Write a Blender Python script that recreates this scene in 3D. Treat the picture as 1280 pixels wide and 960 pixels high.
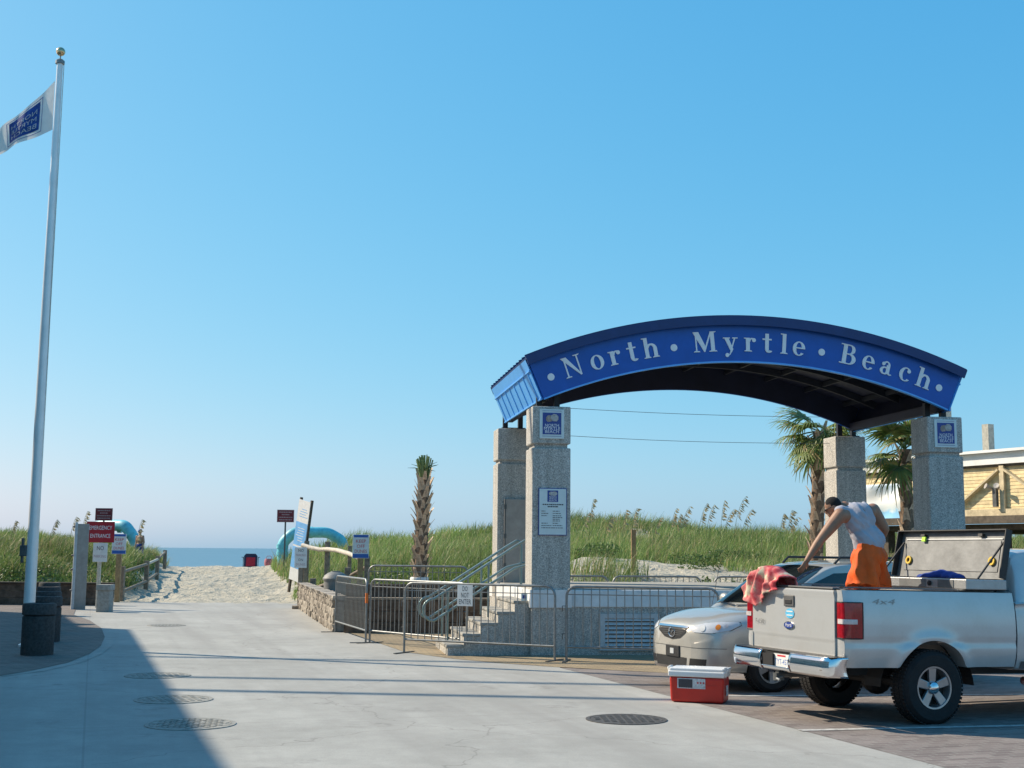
import bpy, bmesh, math, random
import numpy as np
from mathutils import Vector, Matrix, Euler
from mathutils.bvhtree import BVHTree
for o in list(bpy.data.objects): bpy.data.objects.remove(o)
S = bpy.context.scene; C = S.collection
random.seed(7); RNG = np.random.default_rng(7)
PI = math.pi; R = math.radians
# ------------------------------------------------------------------ camera
F, CXP, CYP, CAMH, ROLL = 1600.0, 640.0, 480.0, 1.8, 0.009
PITCH = math.atan(208.3/1600)
cam = bpy.data.cameras.new('camera'); camo = bpy.data.objects.new('camera', cam); C.objects.link(camo)
cam.sensor_fit = 'HORIZONTAL'; cam.sensor_width = 36; cam.lens = 36*F/1280
cam.clip_start = .1; cam.clip_end = 60000
camo.matrix_world = Matrix.Translation((0, 0, CAMH)) @ Matrix.Rotation(PI/2+PITCH, 4, 'X') @ Matrix.Rotation(ROLL, 4, 'Z')
S.camera = camo
# ------------------------------------------------------------------ light
SUN_AZ, SUN_EL = R(22), R(38)          # azimuth measured from -X (left) towards +Y (away)
SH = Vector((-math.cos(SUN_AZ), math.sin(SUN_AZ), 0))            # horizontal direction to the sun
SUNV = Vector((SH.x*math.cos(SUN_EL), SH.y*math.cos(SUN_EL), math.sin(SUN_EL)))
w = bpy.data.worlds.new('World'); S.world = w; w.use_nodes = True
nt = w.node_tree; bg = nt.nodes['Background']
sky = nt.nodes.new('ShaderNodeTexSky'); sky.sky_type = 'NISHITA'; sky.sun_disc = False
sky.sun_elevation = SUN_EL; sky.sun_rotation = math.atan2(SH.x, SH.y)
sky.air_density = 1.0; sky.dust_density = 1.0; sky.ozone_density = 6.0; sky.altitude = 0
# one even colour response for the whole sky (the camera's saturated blue)
sep_ = nt.nodes.new('ShaderNodeSeparateColor'); com_ = nt.nodes.new('ShaderNodeCombineColor'); nt.links.new(sky.outputs[0], sep_.inputs[0])
for ch_, (g_, k_) in enumerate(((1.21, 1.17), (.56, .795), (.29, .77))):
    p_ = nt.nodes.new('ShaderNodeMath'); p_.operation = 'POWER'; p_.inputs[1].default_value = g_; nt.links.new(sep_.outputs[ch_], p_.inputs[0])
    q_ = nt.nodes.new('ShaderNodeMath'); q_.operation = 'MULTIPLY'; q_.inputs[1].default_value = k_*.1**g_*10; nt.links.new(p_.outputs[0], q_.inputs[0]); nt.links.new(q_.outputs[0], com_.inputs[ch_])
nt.links.new(com_.outputs[0], bg.inputs[0]); bg.inputs[1].default_value = .10
sl = bpy.data.lights.new('sun', 'SUN'); sl.energy = 4.8; sl.angle = R(.53); sl.color = (1, .87, .68)
so = bpy.data.objects.new('sun', sl); C.objects.link(so)
so.rotation_euler = SUNV.to_track_quat('Z', 'Y').to_euler(); so.location = SUNV*60
S.view_settings.view_transform = 'Standard'; S.view_settings.look = 'None'
S.view_settings.exposure = 0.45; S.view_settings.gamma = 1; S.view_settings.use_curve_mapping = False
S.render.engine = 'CYCLES'
# ------------------------------------------------------------------ photo pixel -> place
def ray(px, py):
    x, y = (px-CXP)/F, -(py-CYP)/F
    x, y = x*math.cos(ROLL)-y*math.sin(ROLL), x*math.sin(ROLL)+y*math.cos(ROLL)
    return Vector((x, math.cos(PITCH)-y*math.sin(PITCH), math.sin(PITCH)+y*math.cos(PITCH)))
def G(px, py, z=0.0):
    d = ray(px, py); t = (z-CAMH)/d.z; return Vector((d.x*t, d.y*t, z))
def D(px, py, Y):
    d = ray(px, py); t = Y/d.y; return Vector((d.x*t, Y, CAMH+d.z*t))
# ------------------------------------------------------------------ mesh helpers
class MB:
    def __init__(s): s.v = []; s.f = []
    def add(s, vs, fs, M=None):
        n = len(s.v)
        for p in vs:
            p = Vector(p); s.v.append(tuple(M @ p) if M is not None else tuple(p))
        for f in fs: s.f.append(tuple(i+n for i in f))
        return s
    def box(s, c, d, M=None, taper=1.0):
        x, y, z = c; a, b, h = d[0]/2, d[1]/2, d[2]/2; t = taper
        vs = [(x-a, y-b, z-h), (x+a, y-b, z-h), (x+a, y+b, z-h), (x-a, y+b, z-h),
              (x-a*t, y-b*t, z+h), (x+a*t, y-b*t, z+h), (x+a*t, y+b*t, z+h), (x-a*t, y+b*t, z+h)]
        return s.add(vs, [(3, 2, 1, 0), (4, 5, 6, 7), (0, 1, 5, 4), (1, 2, 6, 5), (2, 3, 7, 6), (3, 0, 4, 7)], M)
    def bar(s, p, q, wd, ht, up=(0, 0, 1)):
        p, q = Vector(p), Vector(q); d = (q-p); L = d.length; d.normalize()
        sd = d.cross(Vector(up)); sd = sd.normalized() if sd.length > 1e-4 else Vector((1, 0, 0)); u = sd.cross(d)
        M = Matrix(((d.x, sd.x, u.x, 0), (d.y, sd.y, u.y, 0), (d.z, sd.z, u.z, 0), (0, 0, 0, 1)))
        return s.box((L/2, 0, 0), (L, wd, ht), Matrix.Translation(p) @ M)
    def tube(s, pts, r, n=8, closed=False, caps=True):
        pts = [Vector(p) for p in pts]; m = len(pts)
        rs = r if isinstance(r, (list, tuple)) else [r]*m
        t0 = (pts[1]-pts[0]).normalized()
        nrm = t0.orthogonal().normalized(); vs = []; fs = []; prev = t0
        for i, p in enumerate(pts):
            if closed: t = (pts[(i+1) % m]-pts[i-1]).normalized()
            else: t = (pts[min(i+1, m-1)]-pts[max(i-1, 0)]).normalized()
            q = prev.rotation_difference(t); nrm = (q @ nrm).normalized(); prev = t
            b = t.cross(nrm)
            for k in range(n):
                a = 2*PI*k/n; vs.append(p+(nrm*math.cos(a)+b*math.sin(a))*rs[i])
        for i in range(m if closed else m-1):
            for k in range(n):
                a, b2 = i*n+k, i*n+(k+1) % n; j = ((i+1) % m)*n
                fs.append((a, b2, j+(k+1) % n, j+k))
        if caps and not closed:
            fs.append(tuple(range(n-1, -1, -1))); fs.append(tuple((m-1)*n+k for k in range(n)))
        return s.add(vs, fs)
    def lathe(s, prof, n=24, M=None, caps=True):
        vs = []; fs = []; m = len(prof)
        for r, z in prof:
            for k in range(n):
                a = 2*PI*k/n; vs.append((r*math.cos(a), r*math.sin(a), z))
        for i in range(m-1):
            for k in range(n):
                fs.append((i*n+k, i*n+(k+1) % n, (i+1)*n+(k+1) % n, (i+1)*n+k))
        if caps and prof[0][0] > 1e-6: fs.append(tuple(range(n-1, -1, -1)))
        if caps and prof[-1][0] > 1e-6: fs.append(tuple((m-1)*n+k for k in range(n)))
        return s.add(vs, fs, M)
    def prism(s, poly, h0, h1, M=None):
        n = len(poly); vs = [(x, y, h0) for x, y in poly]+[(x, y, h1) for x, y in poly]
        ar = sum(poly[i][0]*poly[(i+1) % n][1]-poly[(i+1) % n][0]*poly[i][1] for i in range(n))
        lo, hi = tuple(range(n)), tuple(range(n, 2*n))
        fs = [lo[::-1], hi]+[(i, (i+1) % n, n+(i+1) % n, n+i) for i in range(n)]
        if ar < 0: fs = [f[::-1] for f in fs]
        return s.add(vs, fs, M)
    def ball(s, c, r, n=12, m=8, M=None):
        c = Vector(c); rx, ry, rz = r if isinstance(r, (tuple, list)) else (r, r, r)
        vs = [c+Vector((0, 0, -rz))]; fs = []
        for i in range(1, m):
            b = -PI/2+PI*i/m
            for k in range(n):
                a = 2*PI*k/n; vs.append(c+Vector((rx*math.cos(a)*math.cos(b), ry*math.sin(a)*math.cos(b), rz*math.sin(b))))
        vs.append(c+Vector((0, 0, rz))); L = len(vs)-1
        for k in range(n):
            fs.append((0, 1+(k+1) % n, 1+k)); fs.append((L, 1+(m-2)*n+k, 1+(m-2)*n+(k+1) % n))
        for i in range(m-2):
            for k in range(n): fs.append((1+i*n+k, 1+i*n+(k+1) % n, 1+(i+1)*n+(k+1) % n, 1+(i+1)*n+k))
        return s.add(vs, fs, M)
    def grid(s, fn, nu, nv, flip=False):
        vs = [fn(i/nu, j/nv) for i in range(nu+1) for j in range(nv+1)]
        fs = []
        for i in range(nu):
            for j in range(nv):
                a = i*(nv+1)+j; f = (a, a+nv+1, a+nv+2, a+1); fs.append(f[::-1] if flip else f)
        return s.add(vs, fs)
    def mesh(s, name, smooth=None):
        me = bpy.data.meshes.new(name); me.from_pydata(s.v, [], s.f); me.update()
        if smooth: shade(me, smooth)
        return me
    def build(s, name, m, parent=None, smooth=None, bevel=0, solid=0, seg=2):
        o = link(name, s.mesh(name, smooth), m, parent)
        if solid: md = o.modifiers.new('solid', 'SOLIDIFY'); md.thickness = solid; md.offset = 0
        if bevel:
            md = o.modifiers.new('bevel', 'BEVEL'); md.width = bevel; md.segments = seg; md.limit_method = 'ANGLE'; md.angle_limit = R(40)
        return o
def shade(me, ang=30):
    me.polygons.foreach_set('use_smooth', [True]*len(me.polygons))
    if ang < 180: me.set_sharp_from_angle(angle=R(ang))
def link(name, me, m, parent=None, loc=None):
    o = bpy.data.objects.new(name, me); C.objects.link(o)
    if m is not None and me is not None and not me.materials: me.materials.append(mat(m) if isinstance(m, str) else m)
    if parent is not None: o.parent = parent
    if loc is not None: o.location = loc
    return o
def tag(o, label, cat, group=None):
    o['label'] = label; o['category'] = cat
    if group: o['group'] = group
    return o
def thing(name, label, cat, loc=(0, 0, 0), rz=0, group=None):
    o = bpy.data.objects.new(name, None); C.objects.link(o); o.location = loc; o.rotation_euler = (0, 0, rz)
    o.empty_display_size = .2
    return tag(o, label, cat, group)
def struct(o): o['kind'] = 'structure'; return o
def stuff(o): o['kind'] = 'stuff'; return o
def dup(root, loc=None, rz=None, label=None):
    def cp(o, par):
        c = o.copy(); C.objects.link(c)
        if par is not None: c.parent = par
        for ch in o.children: cp(ch, c)
        return c
    r = cp(root, None)
    if loc is not None: r.location = loc
    if rz is not None: r.rotation_euler = (0, 0, rz)
    if label: r['label'] = label
    return r
def text2d(txt, size, spacing=1.0):
    cu = bpy.data.curves.new('t', 'FONT'); cu.body = txt; cu.size = size; cu.align_x = 'CENTER'; cu.align_y = 'CENTER'
    cu.resolution_u = 2; cu.space_character = spacing; cu.space_line = .82
    o = bpy.data.objects.new('t', cu); C.objects.link(o); bpy.context.view_layer.update()
    me = bpy.data.meshes.new_from_object(o.evaluated_get(bpy.context.evaluated_depsgraph_get()))
    vs = [(v.co.x, v.co.y) for v in me.vertices]; fs = [tuple(p.vertices) for p in me.polygons]
    bpy.data.objects.remove(o); bpy.data.curves.remove(cu); bpy.data.meshes.remove(me)
    return vs, fs
def text_mb(txt, size, M, fit=None, spacing=1.0, off=.0):
    """flat lettering laid on a plane: local x right, y up, z out"""
    vs, fs = text2d(txt, size, spacing); sx = 1
    if fit:
        wd = max(v[0] for v in vs)-min(v[0] for v in vs); sx = fit/wd
    return MB().add([(x*sx, y, off) for x, y in vs], fs, M)
def remesh(mb, name, vox, smooth=4, fac=.5):
    o = link('tmp', mb.mesh('tmp'), None)
    md = o.modifiers.new('r', 'REMESH'); md.mode = 'VOXEL'; md.voxel_size = vox
    md = o.modifiers.new('s', 'SMOOTH'); md.factor = fac; md.iterations = smooth
    bpy.context.view_layer.update()
    me = bpy.data.meshes.new_from_object(o.evaluated_get(bpy.context.evaluated_depsgraph_get())); me.name = name
    bpy.data.objects.remove(o); shade(me, 180); return me
# frame with x=right, y=up, z=out for flat things facing direction n
def facing(loc, n):
    n = Vector(n).normalized(); r = Vector((0, 0, 1)).cross(n).normalized(); u = n.cross(r)
    return Matrix(((r.x, u.x, n.x, loc[0]), (r.y, u.y, n.y, loc[1]), (r.z, u.z, n.z, loc[2]), (0, 0, 0, 1)))
# ------------------------------------------------------------------ materials
MATS = {}
def newmat(name):
    m = bpy.data.materials.new(name); m.use_nodes = True; MATS[name] = m
    return m, m.node_tree, m.node_tree.nodes['Principled BSDF']
def N(nt, t, **k):
    n = nt.nodes.new(t)
    for a, b in k.items():
        if a == 'inp':
            for i, v in b.items(): n.inputs[i].default_value = v
        else: setattr(n, a, b)
    return n
def coords(nt, kind='Object', sc=None):
    tc = N(nt, 'ShaderNodeTexCoord'); out = tc.outputs[kind]
    if kind == 'World': pass
    if sc:
        mp = N(nt, 'ShaderNodeMapping'); mp.inputs['Scale'].default_value = sc; nt.links.new(out, mp.inputs[0]); out = mp.outputs[0]
    return out
def wpos(nt, sc=None):
    g = N(nt, 'ShaderNodeNewGeometry'); out = g.outputs['Position']
    if sc:
        mp = N(nt, 'ShaderNodeMapping'); mp.inputs['Scale'].default_value = sc; nt.links.new(out, mp.inputs[0]); out = mp.outputs[0]
    return out
def ramp(nt, src, stops):
    r = N(nt, 'ShaderNodeValToRGB'); e = r.color_ramp.elements
    while len(e) < len(stops): e.new(.5)
    for i, (p, c) in enumerate(stops):
        e[i].position = p; e[i].color = (*c, 1) if len(c) == 3 else c
    nt.links.new(src, r.inputs[0]); return r.outputs[0]
def mixc(nt, fac, a, b, mode='MIX'):
    m = N(nt, 'ShaderNodeMix', data_type='RGBA', blend_type=mode)
    if isinstance(fac, (int, float)): m.inputs[0].default_value = fac
    else: nt.links.new(fac, m.inputs[0])
    for sck, v in ((m.inputs[6], a), (m.inputs[7], b)):
        if isinstance(v, tuple): sck.default_value = (*v, 1) if len(v) == 3 else v
        else: nt.links.new(v, sck)
    return m.outputs[2]
def noise(nt, vec, scale, detail=4, rough=.55):
    n = N(nt, 'ShaderNodeTexNoise', inp={'Scale': scale, 'Detail': detail, 'Roughness': rough}); nt.links.new(vec, n.inputs[0]); return n.outputs[0]
def bump(nt, bs, h, strength=.3, dist=.01, prev=None):
    b = N(nt, 'ShaderNodeBump', inp={'Strength': strength, 'Distance': dist}); nt.links.new(h, b.inputs['Height'])
    if prev is not None: nt.links.new(prev, b.inputs['Normal'])
    nt.links.new(b.outputs[0], bs.inputs['Normal']); return b.outputs[0]
def simple(name, col, rough=.6, metal=0, var=.12, sc=6, bmp=0, bsc=40, coat=0, spec=None, trans=0, world=False):
    m, nt, b = newmat(name)
    b.inputs['Roughness'].default_value = rough; b.inputs['Metallic'].default_value = metal
    if coat: b.inputs['Coat Weight'].default_value = coat; b.inputs['Coat Roughness'].default_value = .05
    if spec is not None: b.inputs['Specular IOR Level'].default_value = spec
    if trans: b.inputs['Transmission Weight'].default_value = trans
    vec = wpos(nt) if world else coords(nt)
    if var:
        f = noise(nt, vec, sc, 5, .65)
        lo = tuple(max(0, c*(1-var*1.6)) for c in col); hi = tuple(min(1, c*(1+var*1.3)) for c in col)
        nt.links.new(ramp(nt, f, [(.28, lo), (.72, hi)]), b.inputs['Base Color'])
    else: b.inputs['Base Color'].default_value = (*col, 1)
    if bmp: bump(nt, b, noise(nt, vec, bsc, 3), bmp, .01)
    return m
def mat(n): return MATS[n]
simple('steel', (.25, .26, .26), .45, .6, .2, 9)
simple('steel_dark', (.12, .125, .125), .5, .6, .2, 9)
simple('rail_green', (.22, .30, .30), .35, .6, .12, 9)
simple('black_steel', (.018, .019, .022), .5, .3, .2, 8)
simple('white_paint', (.78, .78, .75), .45, 0, .06, 5)
simple('pole_white', (.80, .80, .79), .3, .15, .06, 3)
simple('gold', (.62, .48, .28), .25, .9, .05)
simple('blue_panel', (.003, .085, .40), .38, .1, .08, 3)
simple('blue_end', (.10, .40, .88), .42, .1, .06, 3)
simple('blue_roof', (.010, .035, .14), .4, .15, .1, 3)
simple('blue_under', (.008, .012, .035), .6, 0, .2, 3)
simple('letter_white', (.80, .82, .84), .5, 0, .04, 4)
simple('sign_red', (.40, .012, .025), .45, 0, .1, 6)
simple('sign_maroon', (.17, .012, .02), .45, 0, .15, 6)
simple('sign_white', (.72, .72, .70), .45, 0, .07, 8)
simple('sign_blue', (.03, .12, .42), .45, 0, .1, 8)
simple('print_red', (.55, .03, .04), .5, 0, 0)
simple('print_dark', (.05, .05, .06), .5, 0, 0)
simple('print_faded', (.42, .28, .30), .5, 0, .1, 30)
simple('logo_blue', (.025, .055, .26), .4, 0, .08, 9)
simple('plaque', (.62, .70, .70), .4, 0, .05, 5)
simple('shell_tan', (.34, .27, .23), .5, 0, .3, 25)
simple('shell_grey', (.42, .40, .38), .5, 0, .3, 25)
simple('wood_grey', (.25, .20, .15), .85, 0, .3, 10, .5, 30)
simple('wood_pale', (.58, .52, .43), .8, 0, .2, 10, .4, 30)
simple('wood_tan', (.36, .23, .11), .8, 0, .25, 10, .4, 30)
simple('wood_dark', (.085, .065, .048), .9, 0, .35, 7, .6, 25)
simple('sleeper', (.12, .085, .062), .9, 0, .4, 5, .7, 22)
simple('concrete_bin', (.055, .055, .055), .9, 0, .3, 25, .5, 60)
simple('concrete_grey', (.33, .32, .29), .9, 0, .2, 12, .4, 50)
simple('barrel_grey', (.20, .20, .19), .6, 0, .15, 6)
simple('pipe_blue', (.16, .54, .62), .5, 0, .18, 4)
simple('cab_grey', (.34, .31, .28), .55, .1, .12, 5)
simple('band_white', (.70, .71, .71), .6, 0, .1, 4, .15, 30)
simple('vent_grey', (.50, .52, .53), .5, 0, .1, 8)
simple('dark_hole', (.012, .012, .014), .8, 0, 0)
simple('iron', (.29, .28, .25), .8, 0, .3, 10, .4, 60)
simple('iron_dark', (.085, .08, .075), .7, .15, .35, 14, .4, 60)
simple('cooler_red', (.55, .025, .015), .38, 0, .06, 5, .08, 90)
simple('cooler_white', (.72, .73, .73), .4, 0, .05, 5)
simple('sticker', (.55, .58, .60), .5, 0, .25, 30)
simple('sticker_blue', (.10, .45, .70), .4, 0, .15, 30)
simple('tyre', (.013, .013, .014), .85, 0, .25, 12, .3, 60)
simple('rim', (.36, .36, .37), .32, .8, .08, 9)
simple('chrome', (.75, .75, .76), .1, 1, .04, 5)
simple('plastic_black', (.02, .02, .021), .55, 0, .2, 9)
simple('plastic_grey', (.10, .10, .10), .5, 0, .15, 9)
simple('diamond_plate', (.42, .43, .43), .42, .5, .1, 5, .4, 70)
simple('alu_dull', (.195, .20, .20), .55, .35, .18, 4, .15, 25)
simple('yellow', (.65, .42, .03), .5, 0, .1, 9)
simple('lime', (.45, .85, .05), .5, 0, .05, 9)
simple('blue_cloth', (.02, .05, .25), .9, 0, .3, 9)
simple('skin', (.30, .155, .095), .55, 0, .12, 9, .08, 60)
simple('skin_far', (.42, .24, .17), .55, 0, .1, 9)
simple('hair', (.010, .009, .009), .95, 0, .3, 30, .4, 160)
simple('shirt', (.37, .37, .42), .9, 0, .1, 6, .5, 9)
simple('shorts', (.72, .10, .004), .75, 0, .14, 5, .8, 8)
simple('hem_dark', (.06, .02, .05), .8, 0, .1, 9)
simple('chair_red', (.45, .02, .04), .8, 0, .2, 9)
simple('chair_navy', (.02, .025, .06), .8, 0, .2, 9)
simple('lamp_glass', (.55, .56, .58), .12, 0, .05, 20)
simple('lamp_amber', (.70, .22, .02), .2, 0, .1, 30)
simple('tail_red', (.30, .004, .010), .12, 0, .25, 22, 0, 30, .6)
simple('tail_clear', (.55, .50, .50), .12, 0, .15, 30)
simple('glass_dark', (.012, .017, .018), .04, 0, .1, 2, 0, 30, 0, .8)
simple('interior', (.16, .15, .13), .8, 0, .1, 5)
simple('palm_boot', (.58, .46, .34), .9, 0, .35, 14, .6, 40)
simple('palm_trunk', (.20, .14, .095), .95, 0, .35, 14, .6, 40)
simple('stucco', (.50, .45, .38), .9, 0, .1, 3, .3, 40)
simple('window_glass', (.03, .04, .05), .06, 0, .1, 2)
simple('roof_white', (.74, .74, .72), .6, 0, .06, 2, .1, 9)
simple('beam_tan', (.58, .48, .31), .85, 0, .2, 6, .3, 30)
simple('deck_dark', (.10, .08, .06), .9, 0, .3, 6, .4, 30)
simple('post_grey', (.36, .34, .28), .9, 0, .2, 9, .3, 30)
simple('stripe', (.44, .43, .41), .9, 0, .3, 12, .3, 50, world=True)
simple('cable', (.12, .12, .12), .7, 0, 0)
simple('rope_orange', (.7, .16, .02), .6, 0, .1)
def carpaint(name, col, metal, flake):
    m, nt, b = newmat(name)
    v = coords(nt); f = noise(nt, v, 220, 2); dirt = noise(nt, v, 2.2, 6, .7)
    c1 = ramp(nt, f, [(.3, tuple(c*(1-flake) for c in col)), (.7, tuple(min(1, c*(1+flake)) for c in col))])
    c2 = mixc(nt, ramp(nt, dirt, [(.45, (0, 0, 0)), (.8, (.35, .35, .35))]), c1, (.36, .33, .28))
    nt.links.new(c2, b.inputs['Base Color']); b.inputs['Metallic'].default_value = metal; b.inputs['Roughness'].default_value = .34
    b.inputs['Coat Weight'].default_value = .8; b.inputs['Coat Roughness'].default_value = .06
carpaint('paint_silver', (.52, .525, .52), .32, .08)
carpaint('paint_champagne', (.50, .475, .425), .35, .08)
def glassmat(name, col, alpha):
    m, nt, b = newmat(name)
    out = nt.nodes['Material Output']; tr = N(nt, 'ShaderNodeBsdfTransparent'); tr.inputs[0].default_value = (*col, 1)
    b.inputs['Base Color'].default_value = (.01, .014, .014, 1); b.inputs['Roughness'].default_value = .03
    mx = N(nt, 'ShaderNodeMixShader'); mx.inputs[0].default_value = alpha
    nt.links.new(tr.outputs[0], mx.inputs[1]); nt.links.new(b.outputs[0], mx.inputs[2]); nt.links.new(mx.outputs[0], out.inputs[0])
glassmat('car_glass', (.55, .72, .66), .55)
# exposed-aggregate granite
m, nt, b = newmat('granite'); v = coords(nt)
vo = N(nt, 'ShaderNodeTexVoronoi', inp={'Scale': 80}); nt.links.new(v, vo.inputs[0])
sep = N(nt, 'ShaderNodeSeparateColor'); nt.links.new(vo.outputs['Color'], sep.inputs[0])
c = ramp(nt, sep.outputs[0], [(0, (.28, .275, .255)), (.35, (.42, .405, .375)), (.7, (.55, .53, .49)), (1, (.72, .685, .63))])
st = noise(nt, coords(nt, 'Object', (5, 5, .45)), 1.6, 5, .7)
c = mixc(nt, .55, c, ramp(nt, st, [(.32, (.5, .49, .46)), (.62, (1, 1, 1))]), 'MULTIPLY')
nt.links.new(c, b.inputs['Base Color']); b.inputs['Roughness'].default_value = .85
bump(nt, b, vo.outputs['Distance'], .6, .012)
# concrete road
m, nt, b = newmat('concrete_road'); v = wpos(nt)
big = noise(nt, v, .35, 6, .65); mid = noise(nt, v, 2.6, 6, .7); fine = noise(nt, v, 70, 3, .6)
c = ramp(nt, big, [(.3, (.345, .338, .312)), (.7, (.485, .475, .44))])
c = mixc(nt, .45, c, ramp(nt, mid, [(.3, (.55, .55, .54)), (.75, (1, 1, 1))]), 'MULTIPLY')
c = mixc(nt, .4, c, ramp(nt, fine, [(.3, (.6, .6, .6)), (.7, (1, 1, 1))]), 'MULTIPLY')
# tyre tracks: long stains along the street
vt = wpos(nt); mp = N(nt, 'ShaderNodeMapping'); mp.inputs['Rotation'].default_value = (0, 0, R(-17.9)); nt.links.new(vt, mp.inputs[0])
mp2 = N(nt, 'ShaderNodeMapping'); mp2.inputs['Scale'].default_value = (1.1, .05, 1); nt.links.new(mp.outputs[0], mp2.inputs[0])
tr = noise(nt, mp2.outputs[0], 1.0, 4, .6)
c = mixc(nt, ramp(nt, tr, [(.46, (0, 0, 0)), (.66, (.7, .7, .7))]), c, (.27, .26, .24))
jb = N(nt, 'ShaderNodeTexBrick', inp={'Scale': 1, 'Mortar Size': .012, 'Brick Width': 7.3, 'Row Height': 4.6, 'Bias': 0, 'Mortar Smooth': .3}); jb.offset = 0
jb.inputs['Color1'].default_value = jb.inputs['Color2'].default_value = (0, 0, 0, 1); jb.inputs['Mortar'].default_value = (.3, .3, .3, 1); nt.links.new(mp.outputs[0], jb.inputs[0])
c = mixc(nt, jb.outputs['Color'], c, (.16, .15, .14))
oil = noise(nt, v, .9, 3, .5); sp_ = noise(nt, v, 7, 4, .6)
om = N(nt, 'ShaderNodeMath', operation='MULTIPLY'); nt.links.new(ramp(nt, oil, [(.60, (0, 0, 0)), (.70, (.8, .8, .8))]), om.inputs[0]); nt.links.new(ramp(nt, sp_, [(.45, (0, 0, 0)), (.62, (.7, .7, .7))]), om.inputs[1])
c = mixc(nt, om.outputs[0], c, (.17, .16, .15))
vc = N(nt, 'ShaderNodeTexVoronoi', feature='DISTANCE_TO_EDGE', inp={'Scale': .22})
wv = N(nt, 'ShaderNodeVectorMath', operation='ADD'); nz = N(nt, 'ShaderNodeTexNoise', inp={'Scale': 1.5, 'Detail': 5}); nt.links.new(v, nz.inputs[0])
nt.links.new(v, wv.inputs[0]); nt.links.new(nz.outputs['Color'], wv.inputs[1]); nt.links.new(wv.outputs[0], vc.inputs[0])
crk = ramp(nt, vc.outputs[0], [(.0, (.45, .45, .45)), (.004, (0, 0, 0))])
c = mixc(nt, crk, c, (.13, .12, .11))
nt.links.new(c, b.inputs['Base Color']); b.inputs['Roughness'].default_value = .9; bump(nt, b, fine, .25, .006)
# brick pavers
def pavers(name, c1, c2, mortar, rot, sc=1.0):
    m, nt, b = newmat(name); v = wpos(nt)
    mp = N(nt, 'ShaderNodeMapping'); mp.inputs['Rotation'].default_value = (0, 0, rot); nt.links.new(v, mp.inputs[0])
    br = N(nt, 'ShaderNodeTexBrick', inp={'Scale': 1, 'Mortar Size': .008, 'Brick Width': .22*sc, 'Row Height': .11*sc, 'Bias': 0, 'Mortar Smooth': .2})
    br.inputs['Color1'].default_value = (*c1, 1); br.inputs['Color2'].default_value = (*c2, 1); br.inputs['Mortar'].default_value = (*mortar, 1)
    nt.links.new(mp.outputs[0], br.inputs[0])
    big = noise(nt, v, .8, 6, .7); fine = noise(nt, v, 45, 3)
    c = mixc(nt, .6, br.outputs['Color'], ramp(nt, big, [(.3, (.5, .5, .5)), (.7, (1, 1, 1))]), 'MULTIPLY')
    c = mixc(nt, .35, c, ramp(nt, fine, [(.3, (.5, .5, .5)), (.7, (1, 1, 1))]), 'MULTIPLY')
    nt.links.new(c, b.inputs['Base Color']); b.inputs['Roughness'].default_value = .9
    b1 = bump(nt, b, br.outputs['Fac'], -.7, .012); bump(nt, b, fine, .25, .006, b1)
pavers('paver_dark', (.19, .155, .145), (.29, .245, .225), (.30, .28, .25), R(-18))
pavers('paver_tan', (.44, .34, .20), (.36, .27, .17), (.22, .19, .14), R(-9), .9)
pavers('paver_left', (.15, .12, .105), (.22, .18, .16), (.30, .28, .25), R(14), 1.3)
# sand
m, nt, b = newmat('sand'); v = wpos(nt)
n1 = noise(nt, v, .5, 6, .6); n2 = noise(nt, v, 3.2, 5, .6); n3 = noise(nt, v, 60, 3, .6)
c = ramp(nt, n1, [(.3, (.40, .365, .285)), (.7, (.50, .46, .37))])
c = mixc(nt, .35, c, ramp(nt, n2, [(.3, (.6, .58, .55)), (.65, (1, 1, 1))]), 'MULTIPLY')
nt.links.new(c, b.inputs['Base Color']); b.inputs['Roughness'].default_value = .95
b1 = bump(nt, b, n2, 1.0, .2); bump(nt, b, n3, .3, .01, b1)
# sea
m, nt, b = newmat('sea'); v = wpos(nt, (1, .35, 1))
n1 = noise(nt, v, .35, 6, .65); n2 = noise(nt, wpos(nt, (.02, .006, 1)), 1, 4)
nt.links.new(ramp(nt, n2, [(.3, (.04, .105, .16)), (.7, (.06, .14, .20))]), b.inputs['Base Color'])
b.inputs['Roughness'].default_value = .28; bump(nt, b, n1, .8, .5)
# leaves with their own colours
def leafmat(name, attr=True, col=(.1, .14, .04), trl=.35, var=.3):
    m, nt, b = newmat(name); out = nt.nodes['Material Output']
    if attr:
        a = N(nt, 'ShaderNodeAttribute', attribute_name='col'); cs = a.outputs[0]
    else:
        oi = N(nt, 'ShaderNodeObjectInfo'); f = noise(nt, coords(nt), 7, 3)
        cs = ramp(nt, f, [(.3, tuple(x*(1-var) for x in col)), (.7, tuple(x*(1+var) for x in col))])
    nt.links.new(cs, b.inputs['Base Color']); b.inputs['Roughness'].default_value = .5; b.inputs['Specular IOR Level'].default_value = .35
    t = N(nt, 'ShaderNodeBsdfTranslucent'); nt.links.new(cs, t.inputs[0])
    mx = N(nt, 'ShaderNodeMixShader'); mx.inputs[0].default_value = trl
    nt.links.new(b.outputs[0], mx.inputs[1]); nt.links.new(t.outputs[0], mx.inputs[2]); nt.links.new(mx.outputs[0], out.inputs[0])
leafmat('grass_blades'); leafmat('palm_leaf', True); leafmat('oats', False, (.55, .46, .28), .4); leafmat('oat_stem', False, (.25, .26, .10), .2)
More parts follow.
